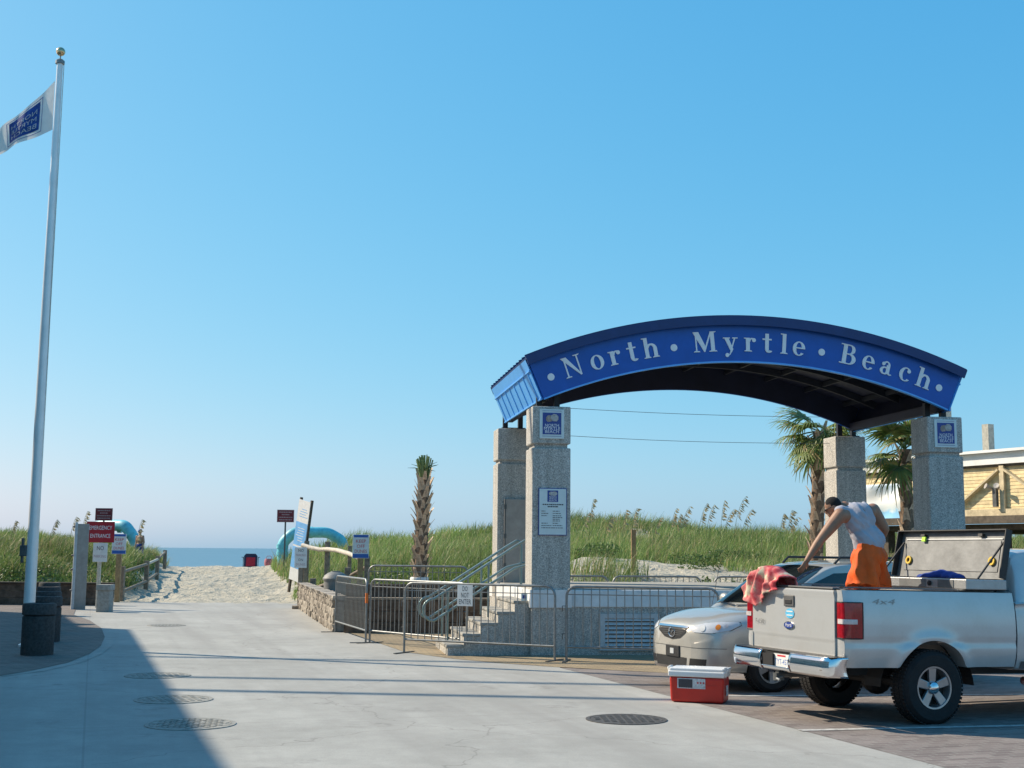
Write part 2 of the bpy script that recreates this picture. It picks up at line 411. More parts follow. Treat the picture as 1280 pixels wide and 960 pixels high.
# stone blocks, siding, banner, towel, flag
simple('block_stone', (.30, .26, .215), .95, 0, .35, 8, .9, 26)
simple('block_stone_pale', (.40, .355, .295), .95, 0, .3, 8, .9, 26)
simple('siding', (.72, .58, .33), .8, 0, .16, 5, .2, 40)
simple('siding_weathered', (.63, .50, .29), .8, 0, .2, 5, .2, 40)
m, nt, b = newmat('towel'); v = coords(nt)
f = noise(nt, v, 7, 3, .5); c = ramp(nt, f, [(.42, (.50, .06, .075)), (.47, (.58, .15, .15)), (.57, (.62, .24, .22)), (.62, (.62, .54, .38)), (.72, (.60, .54, .42))])
nt.links.new(c, b.inputs['Base Color']); b.inputs['Roughness'].default_value = .95; bump(nt, b, noise(nt, v, 260, 2), .4, .004)
leafmat('flag_white', False, (.72, .72, .70), .4, .06); leafmat('flag_blue', False, (.03, .09, .36), .35)
# ================================================================== TERRAIN
def vnoise(x, y, seed=0):
    xi = np.floor(x).astype(np.int64); yi = np.floor(y).astype(np.int64); fx = x-xi; fy = y-yi
    fx = fx*fx*(3-2*fx); fy = fy*fy*(3-2*fy)
    def h(a, b):
        n = (a*374761393+b*668265263+seed*982451653) & 0x7fffffff
        n = ((n ^ (n >> 13))*1274126177) & 0x7fffffff
        return ((n ^ (n >> 16)) & 0xffff)/65535.0
    return (h(xi, yi)*(1-fx)+h(xi+1, yi)*fx)*(1-fy)+(h(xi, yi+1)*(1-fx)+h(xi+1, yi+1)*fx)*fy
def sdist(x, y, poly):
    best = np.full(np.shape(x), 1e9); sg = np.ones(np.shape(x))
    for (ax, ay), (bx, by) in zip(poly[:-1], poly[1:]):
        dx, dy = bx-ax, by-ay; L2 = dx*dx+dy*dy
        t = np.clip(((x-ax)*dx+(y-ay)*dy)/L2, 0, 1)
        d = np.hypot(x-ax-t*dx, y-ay-t*dy); cr = dx*(y-ay)-dy*(x-ax)
        m = d < best-1e-9; best = np.where(m, d, best); sg = np.where(m, np.where(cr >= 0, 1, -1), sg)
    return best*sg
TOE_R = [(-15.5, 82), (-12.4, 65), (-7.9, 45), (-5.4, 38), (-2.9, 31), (0, 28.9), (10, 30.5), (45, 36), (1500, 60)]
TOE_L = [(-1500, 41.2), (-14.6, 41.2), (-13.4, 43.5), (-13.3, 47), (-13.7, 50), (-15.2, 56), (-17.4, 65), (-20.5, 82)]
def base_z(y): 
    f = lambda q: np.interp(q, [41, 44, 47, 64, 68, 78, 92, 112, 150], [-.03, .03, .12, .80, .80, .2, -.9, -2.0, -3.5])
    return (f(y-.8)+f(y)+f(y+.8))/3
FD = ([0, 1.2, 3, 7, 13, 18, 40], [0, .62, 1.1, 1.5, 2.05, 2.3, 2.3])
def terrain(x, y):
    x = np.asarray(x, float); y = np.asarray(y, float)
    dr, dl = sdist(x, y, TOE_R), sdist(x, y, TOE_L)
    fall = np.interp(y, [58, 74, 96], [1, .75, 0])
    n = vnoise(x/5, y/5, 1)-.5; n2 = vnoise(x/1.7, y/1.7, 2)-.5; n3 = vnoise(x/.6, y/.6, 3)-.5; n4 = vnoise(x/.33, y/.33, 4)-.5
    wob = n2*.8
    hr = np.interp(dr+wob*np.clip(dr, 0, 1), *FD)*(1+.35*n)*np.interp(x, [-9, 3, 8, 13, 22], [1.0, 1.0, .88, .70, .62])
    hr = hr*np.where(y > 38, np.interp(dr, [0, 4.5], [.35, 1]), 1)
    hl = np.interp(dl+wob*np.clip(dl, 0, 1), *FD)*(.82+.3*n)
    z = base_z(y)+(np.maximum(hr, 0)+np.maximum(hl, 0))*fall
    on = np.clip((y-42)/3, 0, 1); dn = np.clip(np.maximum(dr, dl), 0, 1)
    z = z+(n2*.08+n3*.11+n4*.15)*np.maximum(on*.9, dn*.8)
    return z
def tz(x, y): return float(terrain(np.array([x]), np.array([y]))[0])
def GT(px, py):          # pixel -> point on the terrain
    d = ray(px, py); t = 20.0
    while t < 160:
        p = Vector((0, 0, CAMH))+d*t
        if p.z <= tz(p.x, p.y): break
        t += .1
    return Vector((0, 0, CAMH))+d*t
def axis(segs):
    out = []
    for a, b, s in segs: out += list(np.arange(a, b, s))
    return np.array(out+[segs[-1][1]])
gx = axis([(-1500, -200, 130), (-200, -60, 14), (-60, -26, 1.0), (-26, -20, .4), (-20, -4, .2), (-4, -3, .5), (-3, 30, .5), (30, 60, 1.2), (60, 200, 14), (200, 1500, 130)])
gy = axis([(-400, -40, 40), (-40, 26, 6), (26, 38, .5), (38, 42, .4), (42, 68, .2), (68, 70, .4), (70, 100, .8), (100, 150, 5)])
XX, YY = np.meshgrid(gx, gy, indexing='ij'); ZZ = terrain(XX, YY)
nv = np.stack([XX, YY, ZZ], -1).reshape(-1, 3); ny = len(gy)
ii, jj = np.meshgrid(np.arange(len(gx)-1), np.arange(ny-1), indexing='ij'); a = (ii*ny+jj).ravel()
fq = np.stack([a, a+ny, a+ny+1, a+1], -1)
def quickmesh(name, verts, faces, k):
    me = bpy.data.meshes.new(name); me.vertices.add(len(verts)); me.vertices.foreach_set('co', verts.astype(np.float32).ravel())
    nl = faces.size; me.loops.add(nl); me.loops.foreach_set('vertex_index', faces.astype(np.int32).ravel())
    me.polygons.add(len(faces)); me.polygons.foreach_set('loop_start', np.arange(0, nl, k, dtype=np.int32))
    me.update(calc_edges=True); me.validate(); return me
gme = quickmesh('sandy_ground', nv, fq, 4); shade(gme, 180)
struct(link('sandy_ground', gme, 'sand'))
sea = MB(); sea.add([(-30000, 96, -1.55), (30000, 96, -1.55), (30000, 45000, -1.55), (-30000, 45000, -1.55)], [(0, 1, 2, 3)])
struct(sea.build('sea', 'sea'))
def sheet(name, pts, z, m):
    o = MB().add([(p[0], p[1], z) for p in pts], [tuple(range(len(pts)))]).build(name, m)
    if o.data.polygons[0].normal.z < 0: o.data.flip_normals()
    return struct(o)
# concrete street; its right edge runs along the street
RD = Vector((.307, -.952, 0)); E0 = G(700, 835)
ra = E0-RD*1.2; rb = E0+RD*70
strip_front = [G(436, 792), G(470, 803), G(505, 815), G(560, 823), G(620, 829), G(700, 834.5), G(840, 842)]
sheet('concrete_street', [(-60, -45), (rb.x, rb.y), (E0.x, E0.y)]+[(p.x, p.y) for p in strip_front[:6][::-1]]+[(-3.3, 30.5), (-5.6, 38), (-7.0, 43.6), (-9.5, 44.3), (-13.2, 43.6), (-14.0, 41.0), (-60, 41.0)], .004, 'concrete_road')
sheet('brick_parking', [(rb.x, rb.y), (80, -45), (80, 34), (14, 24.2)]+[(p.x, p.y) for p in [G(840, 842)]]+[(E0.x, E0.y)], .006, 'paver_dark')
sheet('tan_paving', [(p.x, p.y) for p in strip_front]+[(14, 24.2), (14, 30.6), (0, 29.0), (-3.3, 30.5)], .008, 'paver_tan')
lb = [G(0, 846), G(40, 839), G(85, 829), G(112, 818), G(126, 808), G(131, 797), G(127, 786), G(112, 776), G(92, 769)]
sheet('brick_forecourt', [(-40, 17.0)]+[(p.x, p.y) for p in lb]+[(-13.2, 39.6), (-40, 39.6)], .014, 'paver_left')
# flush kerb round the forecourt
kb = MB(); kin = [Vector((-40, 17, 0))]+lb
kout = []
for i, p in enumerate(kin):
    d = (kin[min(i+1, len(kin)-1)]-kin[max(i-1, 0)]).normalized(); kout.append(p+Vector((d.y, -d.x, 0))*.2)
for i in range(len(kin)-1):
    q = [kin[i], kout[i], kout[i+1], kin[i+1]]
    kb.add([(p.x, p.y, .009) for p in q], [(0, 1, 2, 3)])
struct(kb.build('forecourt_kerb', 'concrete_road'))
# parking lines
for (p, q) in ((G(905, 871), G(1280, 869)), (G(1000, 914), G(1280, 908))):
    d = (q-p).normalized(); n = Vector((-d.y, d.x, 0))*.055; e = p+d*7.5
    o = MB().add([(v.x, v.y, .011) for v in (p-n, e-n, e+n, p+n)], [(0, 1, 2, 3)]).build('parking_line', 'stripe'); struct(o)
# manhole covers
def manhole(p, r, label, grp=None, im='iron'):
    t = thing('manhole_cover', label, 'manhole', (p.x, p.y, .004), random.random()*3, grp)
    MB().lathe([(r, 0), (r, .008), (r*.9, .010), (r*.9, .004)], 40).build('rim', im, t, 30)
    MB().lathe([(r*.885, 0), (r*.885, .009), (0, .010)], 40).build('lid', im, t, 30)
    k = MB()
    for i in range(-4, 5):
        L = math.sqrt(max(0, (r*.8)**2-(i*r*.18)**2))
        for j in range(-4, 5):
            if abs(j*r*.18) < L: k.box((i*r*.18, j*r*.18, .0125), (r*.12, r*.12, .003))
    k.build('tread_studs', im, t)
for p in ((238, 906), (217, 875), (197, 845)):
    manhole(G(*p), .46, 'round iron manhole cover at the edge of the building shadow', 'manhole covers in a row down the street')
manhole(G(208, 782), .44, 'worn manhole cover flush in the sunlit concrete near the sand')
manhole(G(783, 900), .44, 'dark iron manhole cover beside the brick parking', None, 'iron_dark')
# ================================================================== GRASS (stuff)
def blades(name, x, y, h, lean, wd, cols, matn, z=None):
    n = len(x); z = terrain(x, y)-.04 if z is None else z
    ang = RNG.uniform(0, 2*PI, n); sx, sy = np.cos(ang)*wd, np.sin(ang)*wd
    la = RNG.normal(0.35, 1.3, n); lx, ly = np.cos(la)*lean*h, np.sin(la)*lean*h
    root = np.stack([x, y, z], -1); sd = np.stack([sx, sy, 0*sx], -1)
    mid = root+np.stack([lx*.28, ly*.28, h*.55], -1); tip = root+np.stack([lx, ly, h*np.sqrt(np.clip(1-(lean*.7)**2, .2, 1))], -1)
    V = np.stack([root-sd, root+sd, mid-sd*.8, mid+sd*.8, tip], 1).reshape(-1, 3)
    b0 = (np.arange(n)*5)[:, None]
    T = np.concatenate([b0+np.array([[0, 1, 3]]), b0+np.array([[0, 3, 2]]), b0+np.array([[2, 3, 4]])], 1).reshape(-1, 3)
    me = quickmesh(name, V, T, 3)
    at = me.color_attributes.new('col', 'FLOAT_COLOR', 'POINT')
    cc = np.concatenate([np.repeat(cols, 5, 0), np.ones((n*5, 1))], 1).astype(np.float32); at.data.foreach_set('color', cc.ravel())
    return stuff(link(name, me, matn))
def gcols(n, x, y, dry=.12):
    t = RNG.uniform(0, 1, n)[:, None]; patch = vnoise(x/3.2, y/3.2, 11)[:, None]
    c = np.array([.105, .180, .040])*(1-t)+np.array([.255, .345, .105])*t
    c = c*(.6+.8*patch); d = (RNG.uniform(0, 1, n) < dry+.22*(vnoise(x/1.6, y/1.6, 13) > .62))[:, None]
    return np.where(d, np.array([.40, .34, .17])*(.6+.6*t), c)
def scatter(n, x0, x1, y0, y1, keep):
    out_x, out_y = [], []; got = 0
    while got < n:
        x = RNG.uniform(x0, x1, n*2); y = y0+(y1-y0)*RNG.uniform(0, 1, n*2)**1.25; k = keep(x, y); out_x.append(x[k]); out_y.append(y[k]); got += k.sum()
    return np.concatenate(out_x)[:n], np.concatenate(out_y)[:n]
def keep_r(x, y):
    d = sdist(x, y, TOE_R); f = np.abs(x) < .45*y+2
    nz = vnoise(x/2.6, y/2.6, 21)*.65+vnoise(x/.9, y/.9, 22)*.35
    need = np.interp(d, [0.3, 1.5, 3.4, 5.5, 8, 12], [1.0, .66, .56, .42, .34, .22])
    need2 = np.where(y > 43, np.interp(d, [0.1, .5, 1.5, 5], [.75, .35, .15, .05]), np.interp(d, [0.2, 1.0, 2.5, 5], [.9, .4, .2, .1]))
    wv = np.clip((x+1.0)/2.0, 0, 1)
    return f & (d > .3) & (nz > need*wv+need2*(1-wv))
def keep_l(x, y):
    d = sdist(x, y, TOE_L); nz = vnoise(x/1.4, y/1.4, 31)
    return (np.abs(x) < .45*y+2) & (d > .35) & (nz > np.interp(d, [.35, 1.2, 3], [.8, .3, .05]))
n = 120000; x, y = scatter(n, -15, 30, 29, 66, keep_r)
blades('dune_grass', x, y, RNG.uniform(.30, .85, n)*(.45+1.0*vnoise(x/1.5, y/1.5, 12)), RNG.uniform(.1, .75, n), RNG.uniform(.006, .013, n)*(y/40), gcols(n, x, y), 'grass_blades')
n = 62000; x, y = scatter(n, -34, -13, 41.4, 74, keep_l)
blades('dune_grass', x, y, RNG.uniform(.30, .85, n)*(.5+.9*vnoise(x/1.5, y/1.5, 12)), RNG.uniform(.1, .75, n), RNG.uniform(.007, .014, n)*(y/42), gcols(n, x, y), 'grass_blades')
# low leafy ground cover on the dune fronts
def leaves(name, x, y, hmax, size, cols):
    n = len(x); z = terrain(x, y)+RNG.uniform(.02, 1, n)*hmax
    c = np.stack([x, y, z], -1); a = RNG.normal(size=(n, 3)); a /= np.linalg.norm(a, axis=1)[:, None]
    b = np.cross(a, RNG.normal(size=(n, 3))); b /= np.linalg.norm(b, axis=1)[:, None]
    s = size[:, None]; V = np.stack([c-a*s, c+b*s*.4, c+a*s, c-b*s*.4], 1).reshape(-1, 3)
    Fq = (np.arange(n)*4)[:, None]+np.array([[0, 1, 2, 3]])
    me = quickmesh(name, V, Fq, 4); at = me.color_attributes.new('col', 'FLOAT_COLOR', 'POINT')
    cc = np.concatenate([np.repeat(cols, 4, 0), np.ones((n*4, 1))], 1).astype(np.float32); at.data.foreach_set('color', cc.ravel())
    return stuff(link(name, me, 'grass_blades'))
def keep_shrub(x, y):
    d = sdist(x, y, TOE_R); return (np.abs(x) < .45*y+1) & (d > .5) & (d < 9) & (vnoise(x/1.3, y/1.3, 41) > np.interp(x, [-2, 1], [.52, .66]))
n = 26000; x, y = scatter(n, -9, 20, 29, 45, keep_shrub)
t = RNG.uniform(.5, 1.3, n)[:, None]; leaves('ground_cover', x, y, .42, RNG.uniform(.03, .07, n), np.array([[.10, .165, .045]])*t)
n = 16000; x, y = scatter(n, -20, -13.2, 41.5, 66, lambda x, y: (sdist(x, y, TOE_L) > .3) & (sdist(x, y, TOE_L) < 3.2) & (vnoise(x/1.0, y/1.0, 44) > .4))
t = RNG.uniform(.5, 1.3, n)[:, None]; leaves('ground_cover', x, y, .55, RNG.uniform(.03, .07, n), np.array([[.10, .17, .045]])*t)
# ------------------------------------------------------------------ sea oats, each its own plant
def sea_oats(tip, base_y, grp, label):
    z0 = tz(tip.x, base_y); base = Vector((tip.x-random.uniform(.15, .45), base_y, z0-.05))
    t = thing('sea_oats', label, 'sea oats', base, 0, grp)
    top = Vector((tip.x, tip.y, tip.z))-base; pts = []
    for i in range(9):
        s = i/8; pts.append(Vector((top.x*s**2.2, top.y*s, top.z*(s-.10*s**6))))
    MB().tube(pts, [.011*(1-.6*i/8) for i in range(9)], 4).build('stem', 'oat_stem', t)
    h = MB(); d = Vector((1, 0, -.35)).normalized()
    for k in range(20):
        s = .60+.40*k/19; p = pts[-1]*0; i = min(7, int(s*8)); f = s*8-i; p = pts[i].lerp(pts[i+1], f)
        q = p+Vector((random.uniform(.03, .22), random.uniform(-.08, .08), random.uniform(-.20, -.02)))
        wdt = .022; m_ = (p+q)/2
        h.add([p, m_+Vector((0, wdt, .01)), q, m_-Vector((0, wdt, .01)), m_+Vector((0, 0, .03)), m_-Vector((0, 0, .03))], [(0, 1, 2, 3), (0, 4, 2, 5)])
    h.build('seed_head', 'oats', t)
for px, py in ((742, 616), (737, 634), (783, 630), (796, 628), (846, 628), (851, 636), (862, 626), (884, 622), (893, 624), (906, 617), (918, 630), (932, 613), (941, 630), (980, 636), (990, 631), (997, 641), (765, 640), (826, 641)):
    by = random.uniform(43, 48); sea_oats(D(px, py, by), by, 'sea oats along the dune crest', 'tall sea oats with drooping seed head on the dune crest beyond the gateway')
for px, py in ((110, 632), (96, 640), (72, 644), (178, 640), (20, 646)):
    by = random.uniform(49, 53); sea_oats(D(px, py, by), by, 'sea oats above the timber wall', 'tall thin sea oats rising from the grass above the low timber wall')
# ================================================================== GATEWAY
GA, GL, GBK, PW, PH = .154, 7.407, 4.227, .686, 4.333
GO = Vector((.654, 22.804, 0)); A = Vector((math.cos(GA), math.sin(GA), 0)); B = Vector((-A.y, A.x, 0))
GM = Matrix(((A.x, B.x, 0, GO.x), (A.y, B.y, 0, GO.y), (0, 0, 1, 0), (0, 0, 0, 1)))
gate = thing('entrance_gateway', 'arched blue canopy on four speckled stone pillars spelling North Myrtle Beach', 'gateway', GO, GA)
FR = Matrix(((1, 0, 0, 0), (0, 0, -1, 0), (0, 1, 0, 0), (0, 0, 0, 1)))      # x right, y up, z towards the street
def fr(a, b, z): return Matrix.Translation((a, b, z)) @ FR
def logo(a, b, z, wd, ht, par):
    M = fr(a, b, z)
    MB().box((0, 0, .012), (wd, ht, .024), M).build('plaque', 'plaque', par, bevel=.006)
    MB().box((0, ht*.01, .0255), (wd*.76, ht*.74, .005), M).build('plaque_field', 'logo_blue', par)
    for yy in (ht*.44, -ht*.42): MB().box((0, yy, .0255), (wd*.78, ht*.012, .003), M).build('border_line', 'logo_blue', par)
    sh = MB()
    for (cx, cy, rr, rot) in ((-.10, .17, .145, .6), (.10, .20, .16, -.5)):
        poly = [(0, -.9)]+[(math.sin(t)*(1+.05*math.cos(9*t)), math.cos(t)*(1+.05*math.cos(9*t))) for t in np.linspace(-2.0, 2.0, 19)]
        c, s = math.cos(rot), math.sin(rot)
        sh = MB(); sh.prism([((x*c-y*s)*rr*wd+cx*wd, (x*s+y*c)*rr*wd+cy*ht) for x, y in poly], .028, .034+(.003 if cx > 0 else 0), M)
        sh.build('shell_emblem', 'shell_tan' if cx < 0 else 'shell_grey', par)
    for k, wds in enumerate(('NORTH', 'MYRTLE', 'BEACH')):
        text_mb(wds, ht*.15, fr(a, b, z+ht*(-.06-k*.105)), fit=wd*(.56, .66, .56)[k], off=.0305).build('lettering', 'letter_white', par)
pil = {}
for nm, (a, b) in dict(fl=(0, 0), fr=(GL, 0), bl=(0, GBK), br=(GL, GBK)).items():
    p = bpy.data.objects.new('pillar', None); C.objects.link(p); p.parent = gate; pil[nm] = p
    q = PW/2
    MB().box((a, b, 1.80), (PW, PW, 3.60), None).build('shaft', 'granite', p, bevel=.02)
    MB().box((a, b, 3.635), (PW-.10, PW-.10, .07)).build('neck', 'granite', p)
    MB().box((a, b, (3.67+PH)/2), (PW, PW, PH-3.67)).build('capital', 'granite', p, bevel=.02)
    st = MB()
    for dx in (-.16, .16): st.box((a+dx, b+(.05 if b == 0 else -.12), PH+.14), (.10, .10, .30))
    st.box((a, b+(.05 if b == 0 else -.12), PH+.012), (.5, .3, .024))
    st.build('steel_stub', 'black_steel', p)
q = PW/2
logo(-.02+.02, -q, 4.02, .44, .52, pil['fl']); logo(GL, -q, 4.02, .44, .52, pil['fr'])
# notice board on the near left pillar
Mb = fr(.02, -q, 2.48)
MB().box((0, 0, .012), (.50, .82, .024), Mb).build('notice_frame', 'logo_blue', pil['fl'])
MB().box((0, 0, .0255), (.475, .795, .006), Mb).build('notice_panel', 'plaque', pil['fl'])
MB().box((0, .27, .030), (.19, .2, .005), Mb).build('notice_emblem', 'logo_blue', pil['fl'])
sh = MB()
for cx, rr in ((-.025, .045), (.03, .05)): sh.prism([(cx+rr*math.cos(t), .315+rr*.8*math.sin(t)) for t in np.linspace(0, 2*PI, 14)[:-1]], .0335, .035+cx*.02, Mb)
sh.build('shell_emblem', 'shell_grey', pil['fl'])
for k, wds in enumerate(('NORTH', 'MYRTLE', 'BEACH')):
    text_mb(wds, .042, fr(.02, -q, 2.48+.255-k*.032), fit=.13, off=.035).build('lettering', 'letter_white', pil['fl'])
ln = MB()
def rows(x0, x1, y, h=.011):
    x = x0
    while x < x1:
        wdt = random.uniform(.018, .05); wdt = min(wdt, x1-x); ln.box((x+wdt/2, y, .030), (wdt, h, .003), Mb); x += wdt+.009
rows(-.18, .19, .125, .02); rows(-.09, .10, .088, .02)
for y, (l0, l1), (r0, r1) in ((.01, (-.2, -.13), (.0, .12)), (-.03, (-.2, -.08), (.0, .14)), (-.07, (-.2, -.1), (.0, .15)), (-.10, (0, 0), (.0, .17)), (-.13, (0, 0), (.0, .12)), (-.16, (0, 0), (.0, .13)), (-.20, (-.2, -.09), (.0, .1)), (-.24, (-.2, -.02), (.0, .17)), (-.28, (-.2, .0), (.0, .18))):
    if l1 > l0: rows(l0, l1, y)
    rows(r0, r1, y)
stuff(ln.build('small_print', 'print_dark', pil['fl']))
# grey service cabinet on the far left pillar
MB().box((.07, GBK-q-.04, 2.0), (.56, .08, 1.72)).build('cabinet', 'cab_grey', pil['bl'], bevel=.01)
k = MB(); k.tube([(-.19, GBK-q-.09, 1.2), (-.19, GBK-q-.09, 2.85)], .012, 6)
for z in (1.5, 2.1, 2.7): k.box((-.19, GBK-q-.09, z), (.05, .03, .09))
k.build('cabinet_hinge', 'steel_dark', pil['bl'])
# canopy: concentric arcs about (AC, ZC)
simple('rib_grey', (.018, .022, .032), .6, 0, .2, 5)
AC, ZC, RO, RI, HA = 3.68, -4.45, 10.52, 9.70, R(23.15); BF, BB = -.30, 3.98
def arc(r, t, b): return Vector((AC+r*math.sin(t), b, ZC+r*math.cos(t)))
def arcband(r0, r1, b0, b1, h0=-HA, h1=HA, n=48):
    m = MB(); vs = []; fs = []
    for i in range(n+1):
        t = h0+(h1-h0)*i/n; vs += [arc(r0, t, b0), arc(r1, t, b0), arc(r1, t, b1), arc(r0, t, b1)]
    for i in range(n):
        o = i*4
        for k in range(4): fs.append((o+k, o+(k+1) % 4, o+4+(k+1) % 4, o+4+k))
    fs += [(0, 3, 2, 1), (n*4, n*4+1, n*4+2, n*4+3)]
    m.add(vs, fs); return m
RT = RO-.16; RE = RO-.055
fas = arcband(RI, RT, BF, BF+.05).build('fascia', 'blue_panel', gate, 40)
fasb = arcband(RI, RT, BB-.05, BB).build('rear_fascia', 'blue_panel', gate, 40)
trim = arcband(RI-.015, RI+.012, BF-.012, BF+.07).build('fascia_trim', 'blue_end', fas, 40)
roof = arcband(RE+.002, RO-.02, BF-.10, BB+.06, -HA-.003, HA+.003).build('roof', 'blue_roof', gate, 40)
b = BF-.08
while b < BB+.05:
    arcband(RO-.022, RO+.022, b-.012, b+.012, -HA-.004, HA+.004, 40).build('roof_seam', 'blue_roof', roof, 40); b += .33
for b_a, b_b in ((BF-.125, BF-.0985), (BB+.0585, BB+.08)): arcband(RT-.005, RO-.005, b_a, b_b, -HA-.004, HA+.004).build('roof_edge', 'blue_roof', roof, 40)
arcband(RT, RE, BF, BF+.05).build('fascia_head', 'blue_panel', fas, 40); arcband(RT, RE, BB-.05, BB).build('fascia_head', 'blue_panel', fasb, 40)
for sgn in (-1, 1):
    t = HA*sgn; m = MB(); e = R(.25)*sgn
    def ep(r, tt, b_): return arc(r, tt, b_)
    vs = [ep(RI, t, BF+.052), ep(RE, t, BF+.052), ep(RE, t, BB-.052), ep(RI, t, BB-.052)]
    vs2 = [ep(RI, t+e, BF-.004), ep(RE, t+e, BF-.004), ep(RE, t+e, BB+.004), ep(RI, t+e, BB+.004)]
    m.add(vs+vs2, [(0, 1, 2, 3), (7, 6, 5, 4), (0, 4, 5, 1), (1, 5, 6, 2), (2, 6, 7, 3), (3, 7, 4, 0)])
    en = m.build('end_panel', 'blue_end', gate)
    bm_ = bmesh.new(); bm_.from_mesh(en.data); bmesh.ops.recalc_face_normals(bm_, faces=bm_.faces); bm_.to_mesh(en.data); bm_.free()
    for i in range(8):
        bb = BF+.25+i*(BB-BF-.5)/7
        MB().tube([ep(RI+.03, t+e*1.05, bb), ep(RT-.13, t+e*1.05, bb)], .018, 6).build('end_rib', 'blue_end', en)
    MB().tube([ep(RT-.11, t+e*1.1, BF), ep(RT-.11, t+e*1.1, BB)], .02, 6).build('end_rail', 'blue_end', en)
    MB().tube([ep(RI+.015, t+e*1.1, BF), ep(RI+.015, t+e*1.1, BB)], .02, 6).build('end_rail', 'blue_end', en)
# underside: soffit sheets, curved ribs and cross members
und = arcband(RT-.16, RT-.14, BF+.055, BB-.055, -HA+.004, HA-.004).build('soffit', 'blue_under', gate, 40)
arcband(RI+.012, RT-.165, BB-.066, BB-.053, -HA+.006, HA-.006).build('soffit_liner', 'blue_under', und, 40)
arcband(RI+.014, RT-.165, BF+.053, BF+.066, -HA+.006, HA-.006).build('soffit_liner', 'blue_under', und, 40)
for sgn in (-1, 1):
    t0_, t1_ = sorted((HA*sgn-.0045*sgn, HA*sgn-.0055*sgn)); arcband(RI+.014, RT-.165, BF+.07, BB-.07, t0_, t1_, 2).build('soffit_liner', 'blue_under', und)
for b in (.75, 1.85, 2.95): arcband(RT-.30, RT-.165, b-.03, b+.03, -HA+.01, HA-.01).build('curved_rib', 'rib_grey', und, 40)
for i in range(9):
    t = HA*(-.9+1.8*i/8); MB().bar(arc(RT-.22, t, BF+.06), arc(RT-.22, t, BB-.06), .05, .09).build('cross_member', 'rib_grey', und)
for t in (-.02, .06):
    MB().lathe([(.03, .02), (.09, .0), (.09, -.05), (.0, -.06)], 14, Matrix.Translation(arc(RT-.32, t+.05, .9))).build('soffit_lamp', 'letter_white', und)
for sgn in (-1, 1):
    MB().bar(arc(RI+.05, HA*sgn*.985, BF+.06), arc(RI+.05, HA*sgn*.985, BB-.06), .12, .16).build('edge_beam', 'blue_under', und)
# ---- serif letters
def ell(cx, cy, rx, ry, irx, iry, a0=0, a1=360, n=26):
    o = [(cx+rx*math.cos(R(a0+(a1-a0)*i/n)), cy+ry*math.sin(R(a0+(a1-a0)*i/n))) for i in range(n+1)]
    q_ = [(cx+irx*math.cos(R(a0+(a1-a0)*i/n)), cy+iry*math.sin(R(a0+(a1-a0)*i/n))) for i in range(n+1)]
    return [[o[i], o[i+1], q_[i+1], q_[i]] for i in range(n)]
def rc(x0, x1, y0, y1): return [[(x0, y0), (x1, y0), (x1, y1), (x0, y1)]]
def sf(x0, x1, y, up=1): h = .055*up; return [[(x0, y), (x1, y), (x1-.05, y+h), (x0+.05, y+h)][::1]]
def disc(cx, cy, r): return [[(cx+r*math.cos(2*PI*i/18), cy+r*math.sin(2*PI*i/18)) for i in range(18)]]
XH = .68
GLY = {
 'N': (1.0, rc(.14, .21, 0, 1)+rc(.80, .87, 0, 1)+[[(.02, 1), (.30, 1), (.87, 0), (.80, -.02)]]+sf(.02, .34, 0)+sf(.66, 1.0, 1, -1)),
 'o': (.70, ell(.35, .34, .34, .36, .16, .31)),
 'r': (.60, rc(.10, .30, 0, XH)+sf(.0, .42, 0)+[[(.0, XH), (.1, XH), (.1, XH-.06), (.0, XH-.04)]]+ell(.42, .48, .22, .20, .10, .13, 30, 175, 12)+disc(.52, .57, .10)),
 't': (.52, rc(.14, .33, .12, .93)+rc(.0, .48, XH-.07, XH)+ell(.34, .16, .20, .18, .02, .10, 180, 330, 12)),
 'h': (.80, rc(.10, .29, 0, 1)+sf(0, .38, 0)+[[(.0, 1), (.1, 1), (.1, .94), (.0, .96)]]+ell(.43, .44, .30, .26, .12, .17, 0, 165, 14)+rc(.54, .73, 0, .46)+sf(.44, .82, 0)),
 'M': (1.25, rc(.13, .20, 0, 1)+rc(.92, 1.12, 0, 1)+[[(.02, 1), (.32, 1), (.66, .22), (.55, .0)]]+[[(.92, 1), (1.0, 1), (.60, .0), (.55, .0), (.56, .12)]]+sf(.0, .34, 0)+sf(.80, 1.24, 0)+sf(.90, 1.24, 1, -1)),
 'y': (.74, [[(.04, XH), (.26, XH), (.50, .10), (.40, -.08)]]+[[(.56, XH), (.64, XH), (.34, -.16), (.24, -.22), (.30, -.12)]]+disc(.17, -.19, .10)+rc(-.02, .34, XH-.05, XH)+rc(.46, .74, XH-.05, XH)),
 'l': (.42, rc(.11, .30, 0, 1)+sf(0, .41, 0)+[[(.0, 1), (.11, 1), (.11, .94), (.0, .96)]]),
 'e': (.64, ell(.34, .34, .33, .36, .15, .31, 5, 320, 24)+rc(.14, .66, .34, .40)),
 'B': (.90, rc(.14, .35, 0, 1)+rc(.0, .5, .0, .055)+rc(.0, .5, .945, 1)+rc(.3, .5, .49, .545)+ell(.48, .75, .30, .25, .12, .20, -90, 90, 14)+ell(.50, .27, .36, .275, .15, .215, -90, 90, 14)),
 'a': (.72, rc(.36, .55, .06, .50)+ell(.34, .46, .21, .22, .09, .16, 0, 170, 12)+disc(.17, .52, .09)+ell(.28, .19, .25, .20, .10, .13, 60, 330, 18)+ell(.58, .10, .13, .10, .02, .05, 180, 330, 8)+rc(.30, .4, .33, .39)),
 'c': (.62, ell(.35, .34, .34, .36, .16, .31, 50, 318, 22)+disc(.50, .53, .095)),
 '*': (.34, disc(.17, .34, .175)),
}
CAP = .37
